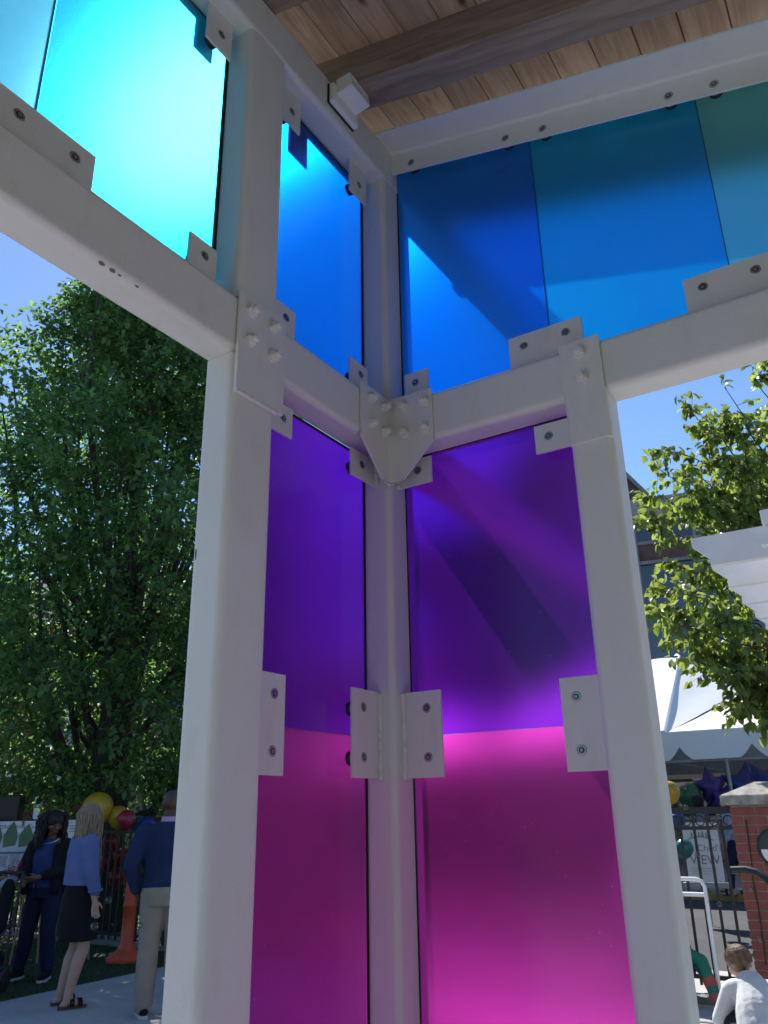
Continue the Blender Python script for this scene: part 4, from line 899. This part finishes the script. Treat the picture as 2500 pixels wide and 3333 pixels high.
def shoe(parent, an, fwd, m, sole):
    an = Vector(an); f = Vector((*fwd[:2], 0)).normalized(); o = Vector((an.x, an.y, 0)); l = Vector((0, 0, 1)).cross(f)
    blob('shoe', [('c', o-f*.04+Vector((0, 0, .055)), o+f*.02+Vector((0, 0, .06)), .04, .044), ('c', o+f*.03+Vector((0, 0, .05)), o+f*.15+Vector((0, 0, .04)), .044, .034)], m, parent, .008, 2)
    out = [(-.085, 0), (-.07, .034), (0, .036), (.08, .044), (.15, .04), (.19, .0), (.15, -.038), (.08, -.042), (0, -.036), (-.07, -.034)]
    MB().prism(out, lambda p, q, t: o+f*p+l*q+Vector((0, 0, t)), .002, .026).build('shoe_sole', sole, parent)
SOLE = mat('white_sole', (.6, .6, .58), .6)
shoe(wa, (0, .12, 0), (1, .25, 0), BLK, SOLE); shoe(wa, (0, -.20, 0), (1, -.2, 0), BLK, SOLE)

# --- man seen from behind
p2 = gpt(510, 3310); h2 = R(226)
ma = thing('person', 'bald person seen from behind in navy sweater, pink collar and khaki trousers', 'person', p2, h2)
hc2 = (.01, .0, 1.635)
b2 = leg((0, .095, .92), (.02, .105, .49), (.0, .115, .09)) + leg((0, -.095, .92), (.02, -.105, .49), (.0, -.13, .09)) + foot((0, .115, .09), (1, .2, 0), .24) + foot((0, -.13, .09), (1, -.2, 0), .24)
b2 += [('l', [((0, 0, .85), .13, .17), ((0, 0, 1.0), .13, .17), ((0, 0, 1.15), .125, .17), ((0, 0, 1.32), .13, .19), ((-.01, 0, 1.44), .10, .19), ((-.015, 0, 1.49), .07, .11)]), ('c', (-.015, 0, 1.45), (.0, 0, 1.57), .066, .062)]
b2 += head(hc2, (1, .1, -.05), 1.06) + arm((-.01, .205, 1.42), (-.05, .30, 1.14), (.04, .235, .93), (.055, .048, .04, .032)) + arm((-.01, -.205, 1.42), (-.05, -.30, 1.14), (.04, -.235, .93), (.055, .048, .04, .032)) + hand((.04, .235, .93), (.3, -.2, -1), (1, 0, 0), .5) + hand((.04, -.235, .93), (.3, .2, -1), (1, 0, 0), .5)
blob('body', b2, SK_D, ma, .0085, 2)
SWT = cloth('navy_sweater', (.018, .036, .095))
blob('sweater', [('l', [((0, 0, .965), .148, .195), ((0, 0, 1.0), .155, .205), ((0, 0, 1.16), .15, .20), ((0, 0, 1.32), .155, .215), ((-.01, 0, 1.44), .12, .205), ((-.015, 0, 1.495), .085, .12)]),
     ('c', (-.01, .205, 1.415), (-.05, .305, 1.14), .085, .068), ('c', (-.05, .305, 1.14), (.03, .25, .955), .066, .048), ('c', (-.01, -.205, 1.415), (-.05, -.305, 1.14), .085, .068), ('c', (-.05, -.305, 1.14), (.03, -.25, .955), .066, .048)], SWT, ma, .01, 3)
PINK = cloth('pink_collar', (.50, .33, .52), .03); cl = MB()
rings = []
for k in range(28):
    a = 2*math.pi*k/28; rings.append((math.cos(a), math.sin(a)))
vs = [Vector((-.012+.082*c, .088*s, 1.475)) for c, s in rings]+[Vector((-.008+.072*c, .078*s, 1.535)) for c, s in rings]+[Vector((-.008+.067*c, .073*s, 1.535)) for c, s in rings]
cl.add(vs, [(i, (i+1) % 28, 28+(i+1) % 28, 28+i) for i in range(28)]+[(28+i, 28+(i+1) % 28, 56+(i+1) % 28, 56+i) for i in range(28)], True); cl.build('shirt_collar', PINK, ma)
KHA = cloth('khaki', (.33, .29, .225), .06)
blob('trousers', leg((0, .095, .92), (.02, .108, .49), (.0, .118, .09), (.115, .095, .078)) + leg((0, -.095, .92), (.02, -.108, .49), (.0, -.133, .09), (.115, .095, .078)) + [('l', [((0, 0, .83), .145, .19), ((-.01, 0, .92), .15, .195), ((0, 0, 1.03), .14, .185)])], KHA, ma, .01, 2)
shoe(ma, (0, .115, 0), (1, .2, 0), BLK, SOLE); shoe(ma, (0, -.13, 0), (1, -.2, 0), BLK, SOLE)

# --- crouching child at the lower right
p3 = at(2466, 3300, 5.55); p3.z = 0; h3 = R(196)
ki = thing('person', 'crouching child with brown hair in a pale grey long sleeved shirt seen from behind', 'person', p3, h3); ki.scale = (.92, .92, .92)
hc3 = (.26, .045, .645)
b3 = [('c', (-.05, .09, .26), (.22, .17, .34), .075, .06), ('c', (.22, .17, .34), (.06, .15, .07), .058, .036), ('c', (-.05, -.09, .26), (.22, -.17, .34), .075, .06), ('c', (.22, -.17, .34), (.06, -.15, .07), .058, .036)]
b3 += foot((.06, .15, .07), (1, .2, 0), .17) + foot((.06, -.15, .07), (1, -.2, 0), .17)
b3 += [('c', (-.06, 0, .24), (.03, 0, .40), .125, .115), ('c', (.03, 0, .40), (.15, 0, .53), .115, .095), ('c', (.14, 0, .53), (.24, .03, .60), .045, .042), ('c', (.13, .1, .52), (.13, -.1, .52), .05, .05)]
b3 += head(hc3, (.8, .1, -.6), .92) + arm((.13, .135, .51), (.13, .225, .33), (.27, .17, .16), (.042, .036, .03, .023)) + arm((.13, -.135, .51), (.13, -.225, .33), (.27, -.17, .16), (.042, .036, .03, .023)) + hand((.27, .17, .16), (.6, -.1, -.7), (0, -1, 0), .4, .75) + hand((.27, -.17, .16), (.6, .1, -.7), (0, 1, 0), .4, .75)
blob('body', b3, SK_F, ki, .007, 2)
GRY = cloth('pale_grey_shirt', (.60, .62, .62), .04)
blob('shirt', [('c', (-.045, 0, .30), (.03, 0, .41), .142, .135), ('c', (.03, 0, .41), (.145, 0, .525), .133, .108), ('c', (.13, .115, .515), (.13, -.115, .515), .064, .064), ('c', (.13, .135, .51), (.13, .23, .33), .058, .05), ('c', (.13, .23, .33), (.26, .178, .175), .05, .036), ('c', (.13, -.135, .51), (.13, -.23, .33), .058, .05), ('c', (.13, -.23, .33), (.26, -.178, .175), .05, .036)], GRY, ki, .008, 3)
blob('trousers', [('c', (-.07, .085, .245), (.21, .17, .34), .092, .072), ('c', (.21, .17, .34), (.06, .15, .10), .068, .05), ('c', (-.07, -.085, .245), (.21, -.17, .34), .092, .072), ('c', (.21, -.17, .34), (.06, -.15, .10), .068, .05), ('e', (-.06, 0, .235), (.135, .145, .115))], cloth('dark_trousers', (.02, .022, .028)), ki, .009, 2)
HB = mat('brown_hair', (.27, .17, .115), .5, color2=(.12, .07, .045), scale=38, bump=.8, bscale=90)
hm = MB(); hm.ball(Vector(hc3)+Vector((-.005, 0, .035)), (.097, .083, .088), None, 18, 12)
crn = Vector(hc3)+Vector((-.03, 0, .118))
for i in range(620):
    a = random.uniform(0, 6.283); ln = random.uniform(.7, 1.05); d = Vector((math.cos(a), math.sin(a), 0)); pts = []
    for k in range(6):
        u = k/5*ln; e = u*1.75; pts.append(Vector(hc3)+Vector((-.012, 0, .034))+Vector((.100*math.sin(e)*d.x-.03*math.cos(e), .088*math.sin(e)*d.y, .092*math.cos(e)))*(1+random.uniform(-.01, .035)))
    if d.x > .45: pts = pts[:4]
    hm.path(pts, [.0028, .003, .003, .0026, .002, .0008][:len(pts)], 4)
hm.build('hair', HB, ki)
shoe(ki, (.06, .15, 0), (1, .2, 0), BLK, SOLE); shoe(ki, (.06, -.15, 0), (1, -.2, 0), BLK, SOLE)

# --- second child, mostly behind the right column, reaching to the ground
h4 = R(108); SW = at(2282, 3128, 7.55); EW = at(2312, 3200, 7.5); HW = on(2336, 3262, 2, .075)
p4 = SW-Vector((math.cos(h4)*.27+math.sin(h4)*.10, math.sin(h4)*.27-math.cos(h4)*.10, 0)); p4.z = 0
def loc4(v): return Matrix.Rotation(-h4, 3, 'Z') @ (v-p4)
k2 = thing('person', 'child in green and coral striped sleeves reaching to the ground behind the right column', 'person', p4, h4)
hc4 = (.10, .06, .56)
SA, EA, WA_ = loc4(SW), loc4(EW), loc4(HW)
b4 = [('c', (-.04, .09, .22), (.20, .17, .30), .07, .055), ('c', (.20, .17, .30), (.05, .15, .07), .055, .034), ('c', (-.04, -.09, .22), (.16, -.19, .28), .07, .055), ('c', (.16, -.19, .28), (.0, -.17, .07), .055, .034)] + foot((.05, .15, .07), (1, .2, 0), .16) + foot((0, -.17, .07), (1, -.2, 0), .16)
b4 += [('c', (-.04, 0, .20), (.06, 0, .32), .115, .10), ('c', (.06, 0, .32), (.13, 0, .39), .10, .085), ('c', (.11, .02, .40), (.10, .05, .50), .042, .04), ('c', (.12, -.02, .38), SA, .06, .045)] + head(hc4, (.9, 0, -.45), .9) + arm(SA, EA, WA_, (.042, .036, .03, .024)) + arm((.13, .13, .38), (.26, .20, .26), (.36, .12, .14), (.042, .036, .03, .024)) + hand(WA_, (.75, 0, -.55), (0, 1, 0), .2, .8) + hand((.36, .12, .14), (.7, 0, -.6), (0, -1, 0), .3, .8)
blob('body', b4, SK_F, k2, .007, 2)
GRN = cloth('green_sleeve', (.03, .20, .13)); COR = cloth('coral_sleeve', (.45, .10, .085))
blob('shirt', [('c', (-.035, 0, .22), (.06, 0, .32), .128, .115), ('c', (.06, 0, .32), (.13, 0, .39), .115, .095), ('c', (.11, -.02, .38), SA, .075, .056), ('c', SA, SA.lerp(EA, .75), .056, .050), ('c', (.13, .13, .38), (.26, .20, .26), .056, .048), ('c', (.26, .20, .26), (.35, .125, .155), .048, .034)], GRN, k2, .008, 2)
blob('sleeve_stripe', [('c', SA.lerp(EA, .8), EA, .053, .052), ('c', EA, EA.lerp(WA_, .30), .052, .047)], COR, k2, .007, 2)
blob('sleeve_band', [('c', EA.lerp(WA_, .40), EA.lerp(WA_, .62), .048, .043)], GRN, k2, .007, 2)
blob('sleeve_cuff', [('c', EA.lerp(WA_, .72), EA.lerp(WA_, .92), .040, .036)], COR, k2, .007, 2)
blob('trousers', [('c', (-.06, .085, .22), (.19, .17, .30), .088, .068), ('c', (.19, .17, .30), (.05, .15, .10), .062, .048), ('c', (-.06, -.085, .22), (.15, -.19, .28), .088, .068), ('c', (.15, -.19, .28), (0, -.17, .10), .062, .048), ('e', (-.06, 0, .215), (.125, .135, .105))], NAVY, k2, .009, 2)
hair_locks(k2, 'hair', hc4, (1, 0, 0), HB, .16, 40, .92, face=60, r=.011)

# --- two people under the tent, behind the fence
def bystander(p, hz, label, top, bottom, hairm, sk, stride=.16, bag=False):
    t = thing('person', label, 'person', p, hz)
    K = [(stride, .09), (-stride, -.09)]
    b = []
    for sx, sy in K: b += leg((0, sy, .86), (sx*.7+.03, sy, .46), (sx, sy, .085)) + foot((sx, sy, .085), (1, 0, 0))
    b += [('l', [((0, 0, .8), .11, .16), ((0, 0, 1.0), .11, .15), ((0, 0, 1.2), .12, .16), ((0, 0, 1.33), .09, .16), ((0, 0, 1.38), .05, .09)]), ('c', (0, 0, 1.36), (0, 0, 1.46), .048, .046)] + head((.01, 0, 1.535), (1, 0, -.1)) + arm((0, .175, 1.32), (.0, .23, 1.06), (.14, .2, .88)) + arm((0, -.175, 1.32), (.0, -.23, 1.06), (.14, -.2, .88)) + hand((.14, .2, .88), (.4, 0, -1), (1, 0, 0)) + hand((.14, -.2, .88), (.4, 0, -1), (1, 0, 0))
    blob('body', b, sk, t, .010, 2)
    blob('top', [('l', [((0, 0, .9), .135, .185), ((0, 0, 1.05), .13, .175), ((0, 0, 1.2), .14, .18), ((0, 0, 1.33), .11, .175), ((0, 0, 1.39), .07, .11)]), ('c', (0, .18, 1.31), (0, .235, 1.06), .068, .055), ('c', (0, .235, 1.06), (.11, .205, .92), .054, .042), ('c', (0, -.18, 1.31), (0, -.235, 1.06), .068, .055), ('c', (0, -.235, 1.06), (.11, -.205, .92), .054, .042)], top, t, .012, 2)
    q = [('l', [((0, 0, .78), .12, .17), ((0, 0, .95), .125, .175)])]
    for sx, sy in K: q += leg((0, sy, .86), (sx*.7+.03, sy, .46), (sx, sy, .14), (.098, .072, .05))
    blob('leggings', q, bottom, t, .012, 2)
    for sx, sy in K: sandal(t, (sx, sy, 0), (1, 0, 0))
    hair_locks(t, 'hair', (.01, 0, 1.535), (1, 0, 0), hairm, .22, 36, face=65, r=.013)
    return t
q1 = on(2322, 2905, 2, .085)
bystander(q1, R(105), 'person in grey top and black leggings walking under the tent, seen through the fence', cloth('grey_top', (.22, .23, .26)), BLK, CURL, SK_F, .2)
q2 = on(2412, 2915, 2, .085)
bystander(q2, R(290), 'person in pale blue top and dark striped trousers beside the brick pillar', cloth('pale_blue_top', (.33, .39, .48)), NAVY, HB, SK_F, .14)

# ------------------------------------------------------------------ props on the left
ORG = mat('orange_plastic', (.62, .085, .035), .45, var=.06)
cn = thing('traffic_post', 'orange plastic traffic post on a wide base beside the khaki trousers', 'traffic cone', gpt(408, 3128), R(15))
bs = MB(); bs.loft([[Vector((rr_*math.cos(R(45*i+22.5)), rr_*math.sin(R(45*i+22.5)), z)) for i in range(8)] for rr_, z in ((.225, .0), (.225, .03), (.20, .05), (.13, .10), (.10, .125))], smooth=False); bs.build('base', ORG, cn)
sh = MB(); sh.loft([[Vector((rr_*math.cos(R(18*i)), rr_*math.sin(R(18*i)), z)) for i in range(20)] for rr_, z in ((.098, .12), (.095, .15), (.074, .16), (.070, .55), (.078, .56), (.078, .585), (.068, .60), (.058, .95), (.05, 1.02), (.045, 1.07))]); sh.build('shaft', ORG, cn)
LAT = lambda n, c: mat('balloon_'+n, tuple(k*.8 for k in c), .3, var=.05, coat=.1)
def balloon(px, py, f, r, m, label, group='balloons tied along the fence', fixed=None):
    p = on(px, py, 0, fixed) if fixed is not None else at(px, py, f); b = thing('balloon', label, 'balloon', p, random.uniform(0, 6), group)
    mb = MB(); mb.loft([[Vector((q*r*math.cos(R(20*i)), q*r*math.sin(R(20*i)), z*r)) for i in range(18)] for q, z in [(max(.03, math.sin(math.pi*k/14))*(1-.10*max(0, math.cos(math.pi*k/14))), -1.12*math.cos(math.pi*k/14) if k < 7 else -1.0*math.cos(math.pi*k/14)) for k in range(15)]]); mb.build('skin', m, b)
    MB().tube((0, 0, -1.12*r), (0, 0, -1.22*r), .01, .02, 8).build('knot', m, b)
YEL, RED, TEA, BLU, GRE = LAT('yellow', (.62, .40, .03)), LAT('red', (.33, .02, .05)), LAT('teal', (.02, .17, .17)), LAT('blue', (.02, .045, .30)), LAT('green', (.02, .16, .07))
balloon(318, 2630, 10.6, .19, YEL, 'large yellow balloon behind the blonde head')
balloon(385, 2658, 10.7, .13, YEL, 'smaller yellow balloon left of the red balloon above the fence')
balloon(412, 2668, 10.5, .115, RED, 'red balloon above the fence rail beside the smaller yellow balloon')
balloon(452, 2682, 10.7, .10, TEA, 'teal balloon just above the fence by the dark blue balloon')
balloon(478, 2688, 10.6, .11, BLU, 'dark blue balloon above the fence by the navy sweater')
for k, (px, py, lb) in enumerate(((362, 2738, 'topmost red balloon behind the left fence pickets'), (398, 2790, 'red balloon behind the fence nearest the navy sweater'), (352, 2805, 'red balloon behind the fence nearest the denim jacket'), (380, 2855, 'lowest red balloon behind the left fence pickets'))): balloon(px, py, 11, .12, RED, lb, 'red balloons behind the left fence', -5.62)

WHT = mat('poster_white', (.74, .75, .77), .6, var=.01); INK = mat('poster_ink', (.10, .12, .16), .7); WOODL = mat('easel_wood', (.30, .2, .1), .7)
def text(body, size, M, parent, m):
    c = bpy.data.curves.new('lettering', 'FONT'); c.body = body; c.size = size; c.extrude = .0004; c.materials.append(m)
    tmp = bpy.data.objects.new('tmp', c); col.objects.link(tmp); bpy.context.view_layer.update(); me = bpy.data.meshes.new_from_object(tmp.evaluated_get(bpy.context.evaluated_depsgraph_get())); bpy.data.objects.remove(tmp)
    o = bpy.data.objects.new('lettering', me); col.objects.link(o); o.parent = parent; o.matrix_local = M
    if not me.materials: me.materials.append(m)
    return o
def easel(px, py, f, w_, h_, rz, label, plan):
    p = at(px, py, f); t = thing('easel_board', label, 'poster board', (p.x, p.y, 0), rz)
    zc = p.z; tilt = Matrix.Translation((0, 0, zc)) @ Matrix.Rotation(R(-10), 4, 'X')      # local: x right, -y toward viewer
    b = MB().box(-w_/2, w_/2, 0, .012, -h_/2, h_/2, tilt).build('board', WHT, t)
    E_ = MB()
    for a in (-.3, .3): E_.tube((a, .02, zc+h_*.5), (a*1.4, -.18, 0.0), .013, None, 6)
    E_.tube((0, .03, zc+h_*.5), (0, .55, 0), .013, None, 6); E_.tube((-.42, -.07, zc-h_*.5-.03), (.42, -.07, zc-h_*.5-.03), .02, None, 6); E_.build('easel', WOODL, t)
    face = tilt @ Matrix.Translation((0, -.0015, 0)) @ Matrix.Rotation(R(90), 4, 'X')
    def patch(x0, x1, z0, z1, m, d=.0): MB().box(x0, x1, -.0016-d, -.0004-d*.0, z0, z1, tilt).build('print', m, t)
    if plan:
        text('#KPSRC Children\'s Ga', .062, face @ Matrix.Translation((-w_/2+.05, h_/2-.085, 0)), t, INK)
        patch(-w_/2+.04, w_/2-.04, -h_/2+.05, h_/2-.13, mat('plan_sky', (.52, .54, .60), .7))
        G_ = mat('plan_green', (.12, .20, .09), .7); S_ = mat('plan_grey', (.36, .37, .40), .7)
        for k, (x, hh_) in enumerate(((-.30, .28), (-.12, .30), (.06, .27), (.24, .29))):
            MB().prism([(x-.07, .0), (x+.07, .02), (x+.085, .12), (x+.05, hh_*.75), (x+.01, hh_), (x-.04, hh_*.8), (x-.085, .13)], lambda p_, q_, t_: tilt @ Vector((p_, t_, q_)), -.0032, -.0018).build('print', G_, t)
        for k in range(5): patch(-.36+.14*k, -.25+.14*k, -.26+.04*(k % 2), -.12+.03*(k % 3), S_, .001)
        for z in (-.30, -.07): patch(-.38, .38, z, z+.02, INK, .0012)
    else:
        hexa(tilt @ Vector((w_/2-.30, -.001, h_/2-.11)), (0, -1, 0), .022, 0, .0012, (lg := MB()), n=18); lg.build('print', INK, t)
        for k in range(3): patch(w_/2-.26, w_/2-.06, h_/2-.075-.03*k, h_/2-.068-.03*k, INK)
        for k in range(2): patch(-.05-w_*.0, w_/2-.24, h_/2-.22-.13*k, h_/2-.213-.13*k, mat('print_grey', (.4, .42, .46), .7))
    return t
easel(62, 2758, 10.4, .82, .60, R(128), 'tilted poster board with a garden plan left of the curly haired person', True)
easel(205, 2775, 10.5, .60, .75, R(140), 'plain white poster board between the two standing women', False)

# stroller at the left edge
st = thing('stroller', 'black stroller with red tinsel at the left edge', 'stroller', gpt(-70, 3225), R(25))
FR = mat('dark_tube', (.035, .036, .04), .35, metal=.3); DK = cloth('stroller_fabric', (.012, .013, .016))
fr = MB()
for s in (-.24, .24):
    fr.path([(.05+s*0, s, .10), (-.02, s, .55), (-.10, s, .98), (-.16, s*.9, 1.02)], .013, 8); fr.path([(.05, s, .55), (.45, s, .30), (.72, s, .16)], .013, 8)
fr.path([(-.16, .22, 1.02), (-.18, 0, 1.03), (-.16, -.22, 1.02)], .016, 8); fr.path([(.05, -.24, .14), (.05, .24, .14)], .012, 8); fr.build('frame', FR, st)
blob('seat', [('c', (.05, .14, .55), (.05, -.14, .55), .09, .09), ('c', (.40, .14, .47), (.40, -.14, .47), .07, .07), ('c', (.05, .12, .55), (.40, .12, .47), .08, .07), ('c', (.05, -.12, .55), (.40, -.12, .47), .08, .07), ('c', (.0, .13, .6), (-.06, .13, .92), .07, .06), ('c', (.0, -.13, .6), (-.06, -.13, .92), .07, .06), ('c', (-.03, .1, .75), (-.03, -.1, .75), .09, .09)], DK, st, .018, 4)
blob('basket', [('c', (.10, .18, .28), (.10, -.18, .28), .09, .09), ('c', (.46, .18, .24), (.46, -.18, .24), .08, .08), ('c', (.1, 0, .27), (.46, 0, .24), .1, .09)], DK, st, .02, 4)
MB().path([(.0, -.26, .66), (.2, -.27, .62), (.45, -.26, .56), (.52, -.25, .50)], .007, 6).build('piping', mat('light_piping', (.5, .5, .5), .5), st)
for (x, y) in ((.05, -.27), (.05, .27), (.74, -.22), (.74, .22)):
    wh = MB(); hexa((x, y, .10), (0, 1, 0), .10, -.022, .022, wh, n=24); whl = wh.build('wheel', RUBBER, st)
    hb_ = MB(); hexa((x, y, .10), (0, 1, 0), .045, -.026, .026, hb_, n=16); hb_.build('hub', FR, whl)
tnl = MB()
for k in range(260):
    d = Vector(rng.normal(size=3)).normalized(); b_ = Vector((.0, -.05, 1.05))+Vector(rng.normal(0, .06, 3)); tnl.tube(b_, b_+d*.06, .003, .001, 3, False)
tn_ = tnl.build('tinsel', mat('red_tinsel', (.55, .02, .08), .25, metal=.6), None); tn_.location = gpt(12, 3200)+Vector((0, 0, -.06)); tag(tn_, 'tuft of shiny red tinsel beside the clasped hands', 'tinsel', kind='stuff')
blob('blanket', [('c', (0, 0, 0), (.12, .05, -.02), .05, .045), ('c', (.12, .05, -.02), (.2, .0, -.08), .045, .04), ('c', (.02, -.05, -.03), (.14, -.04, -.06), .04, .04)], cloth('grey_blanket', (.33, .34, .40), .15), None, .012, 2)
bl = bpy.data.objects['blanket']; bl.location = at(42, 2865, 8.95); tag(bl, 'crumpled grey blanket over the stroller handle', 'blanket')

# dark equipment case on the fence at far left
tag(MB().bevbox(-.35, .35, -.2, .2, 0, .30, .01).build('speaker_box', BLACKM), 'black box standing higher than the fence at the far left edge', 'box'); sbx = bpy.data.objects['speaker_box']; sbx.location = at(10, 2672, 11.0); sbx.rotation_euler = (0, 0, R(50))
MB().tube((sbx.location.x, sbx.location.y, 0), (sbx.location.x, sbx.location.y, sbx.location.z), .03).build('stand', BLACKM, None)
sd_ = bpy.data.objects['stand']; sd_.parent = sbx; sd_.matrix_parent_inverse = Matrix.Identity(4); sd_.location = (0, 0, 0)
sd_.data.transform(Matrix.Translation(-sbx.location)); sd_.data.transform(Matrix.Rotation(-R(50), 4, 'Z'))

# ------------------------------------------------------------------ props on the right
ba = thing('banner_stand', 'white printed banner with grey lettering behind the right fence', 'banner', at(2282, 2960, 12.4)*1.0); bl_ = at(2282, 2765, 12.4); ba.location = (bl_.x, bl_.y, 0); ba.rotation_euler = (0, 0, R(95))
MB().box(-.26, .26, 0, .012, bl_.z-.42, bl_.z+.36).build('sheet', WHT, ba); MB().bevbox(-.30, .30, -.06, .08, bl_.z-.50, bl_.z-.43, .01).build('base', ALU, ba); MB().tube((0, .03, 0), (0, .03, bl_.z+.3), .012).build('pole', ALU, ba)
bf = Matrix.Translation((0, -.002, 0)) @ Matrix.Rotation(R(90), 4, 'X'); LGR = mat('banner_grey', (.22, .23, .25), .7)
text('A Child\'s', .125, bf @ Matrix.Translation((-.17, bl_.z-.02, 0)), ba, LGR); text('VIEW', .17, bf @ Matrix.Translation((-.17, bl_.z-.19, 0)), ba, LGR)
ar = MB(); ar.path([Vector((-.19+.38*i/10, -.003, bl_.z+.12+.05*math.sin(math.pi*i/10))) for i in range(11)], .006, 5); ar.build('emblem', LGR, ba)
for k in range(5): ar = MB(); ar.tube((-.1+.05*k, -.004, bl_.z+.17), (-.1+.05*k, -.004, bl_.z+.23+.02*(k % 2)), .012, .006, 5); ar.build('emblem', LGR, ba)
for k in range(3): MB().box(-.17, .17-.05*k, -.004, -.001, bl_.z-.25-.035*k, bl_.z-.243-.035*k).build('print', MATS['print_grey'], ba)

fp = thing('white_barrier', 'white rounded tube barrier frame behind the right column', 'barrier', (0, 0, 0))
c0, c1 = on(2290, 2862, 0, -5.2), on(2190, 2850, 0, -5.2)
zt = c0.z; fb = MB(); ya, yb2 = c0.y, c0.y-.75
fb.path([(-5.2, ya, 0), (-5.2, ya, zt-.06), (-5.2, ya-.02, zt-.015), (-5.2, ya-.06, zt), (-5.2, yb2+.06, zt), (-5.2, yb2+.02, zt-.015), (-5.2, yb2, zt-.06), (-5.2, yb2, 0)], .017, 10); fb.build('frame', WHITE, fp)
MB().tube((-5.2, ya, zt-.12), (-5.2, yb2, zt-.12), .018).build('crossbar', WHITE, fp)

FOIL = mat('purple_foil', (.06, .03, .24), .35, metal=.1, var=.1); FOILB = mat('blue_foil', (.02, .04, .26), .35, metal=.1, var=.1)
def star(px, py, f, r, m, label, rot):
    p = at(px, py, f); t = thing('star_balloon', label, 'balloon', p, R(15), 'foil star balloons under the tent'); mb = MB(); n = 10; ring = []
    for i in range(n):
        a = R(36*i+rot); q = r if i % 2 == 0 else r*.52; ring.append((q*math.cos(a), q*math.sin(a)))
    vs = [Vector((0, a, b)) for a, b in ring]+[Vector((.10, a*.45, b*.45)) for a, b in ring]+[Vector((-.10, a*.45, b*.45)) for a, b in ring]+[Vector((.13, 0, 0)), Vector((-.13, 0, 0))]
    fs = []
    for i in range(n): j = (i+1) % n; fs += [(i, j, n+j, n+i), (j, i, 2*n+i, 2*n+j), (n+i, n+j, 3*n), (2*n+j, 2*n+i, 3*n+1)]
    mb.add(vs, fs, True); mb.build('skin', m, t); MB().tube((0, 0, -r*.4), (0, .02, -1.2), .003, None, 4).build('ribbon', WHITE, t)
star(2315, 2560, 16.9, .40, FOIL, 'purple foil star balloon left of the tent pole', 100); star(2352, 2605, 16.8, .36, FOIL, 'smaller purple foil star balloon hanging below the other purple star', 60)
star(2425, 2560, 16.7, .48, FOILB, 'blue foil star balloon right of the tent pole', 80); star(2492, 2550, 16.7, .45, FOILB, 'blue foil star balloon at the right edge above the brick pillar', 50)
balloon(2178, 2578, 11.5, .145, YEL, 'yellow balloon half hidden behind the right column', 'balloons under the tent'); balloon(2245, 2590, 17.0, .24, GRE, 'green balloon in front of the dark tent window', 'balloons under the tent')
balloon(2228, 2760, 11.8, .12, TEA, 'teal balloon low behind the right fence', 'balloons under the tent'); balloon(2205, 2670, 11.8, .11, BLU, 'blue balloon behind the fence next to the right column', 'balloons under the tent')
wn = thing('tent_window', 'white framed window with dark panes behind the green balloon', 'window', at(2250, 2610, 18)); wn.rotation_euler = (0, 0, R(95))
wn.location = at(2250, 2610, 22.5); wn.scale = (1.25, 1.25, 1.25)
MB().box(-.75, .75, 0, .06, -.35, .55).build('frame', mat('cream_frame', (.55, .52, .42), .6), wn); MB().box(-.65, .65, -.02, .0, -.28, .46).build('pane', PANE, wn)

# soap bubbles drifting through the scene
bmz = bpy.data.materials.new('soap_film'); bmz.use_nodes = True; nt = bmz.node_tree; nt.nodes.clear(); L = nt.links.new
o_ = node(nt, 'ShaderNodeOutputMaterial'); tp = node(nt, 'ShaderNodeBsdfTransparent'); gs = node(nt, 'ShaderNodeBsdfGlossy'); gs.inputs['Roughness'].default_value = .06; lw = node(nt, 'ShaderNodeLayerWeight'); lw.inputs[0].default_value = .28
mx = node(nt, 'ShaderNodeMixShader'); L(lw.outputs['Fresnel'], mx.inputs[0]); L(tp.outputs[0], mx.inputs[1]); L(gs.outputs[0], mx.inputs[2]); L(mx.outputs[0], o_.inputs[0])
bub = MB().ball((0, 0, 0), 1.0, None, 20, 14).mesh('soap_bubble', bmz)
BUB = [((308, 3015), 5.0, .024, 'soap bubble below the blonde person\'s hand'), ((354, 2930), 5.2, .020, 'soap bubble right of the denim jacket'), ((365, 3010), 6.0, .010, 'small soap bubble in front of the dark fence left of the orange post'), ((455, 3012), 6.0, .018, 'soap bubble between orange post and khaki trousers'), ((349, 3118), 6.0, .012, 'small soap bubble low over the turf beside the orange post'),
       ((2230, 2560), 4.8, .016, 'soap bubble in front of the green balloon'), ((2232, 2628), 4.7, .015, 'soap bubble on the fence rail beside the right column'), ((2330, 2688), 4.7, .022, 'larger soap bubble below the right fence rail'), ((2340, 2658), 4.8, .016, 'soap bubble just above the larger one at the right fence'), ((2270, 2780), 4.7, .014, 'soap bubble in front of the banner lettering'), ((2342, 2942), 4.7, .015, 'soap bubble between the right fence pickets above the child'), ((2445, 2897), 4.7, .013, 'soap bubble in front of the brick pillar under the handrail'), ((2472, 3060), 4.6, .014, 'soap bubble in front of the brick pillar beside the child\'s head')]
for (px, f, r, lab) in BUB:
    o = inst('soap_bubble', bub, None, Matrix.Translation(at(px[0], px[1], f)) @ Matrix.Scale(r, 4)); tag(o, lab, 'bubble', 'soap bubbles in the air')
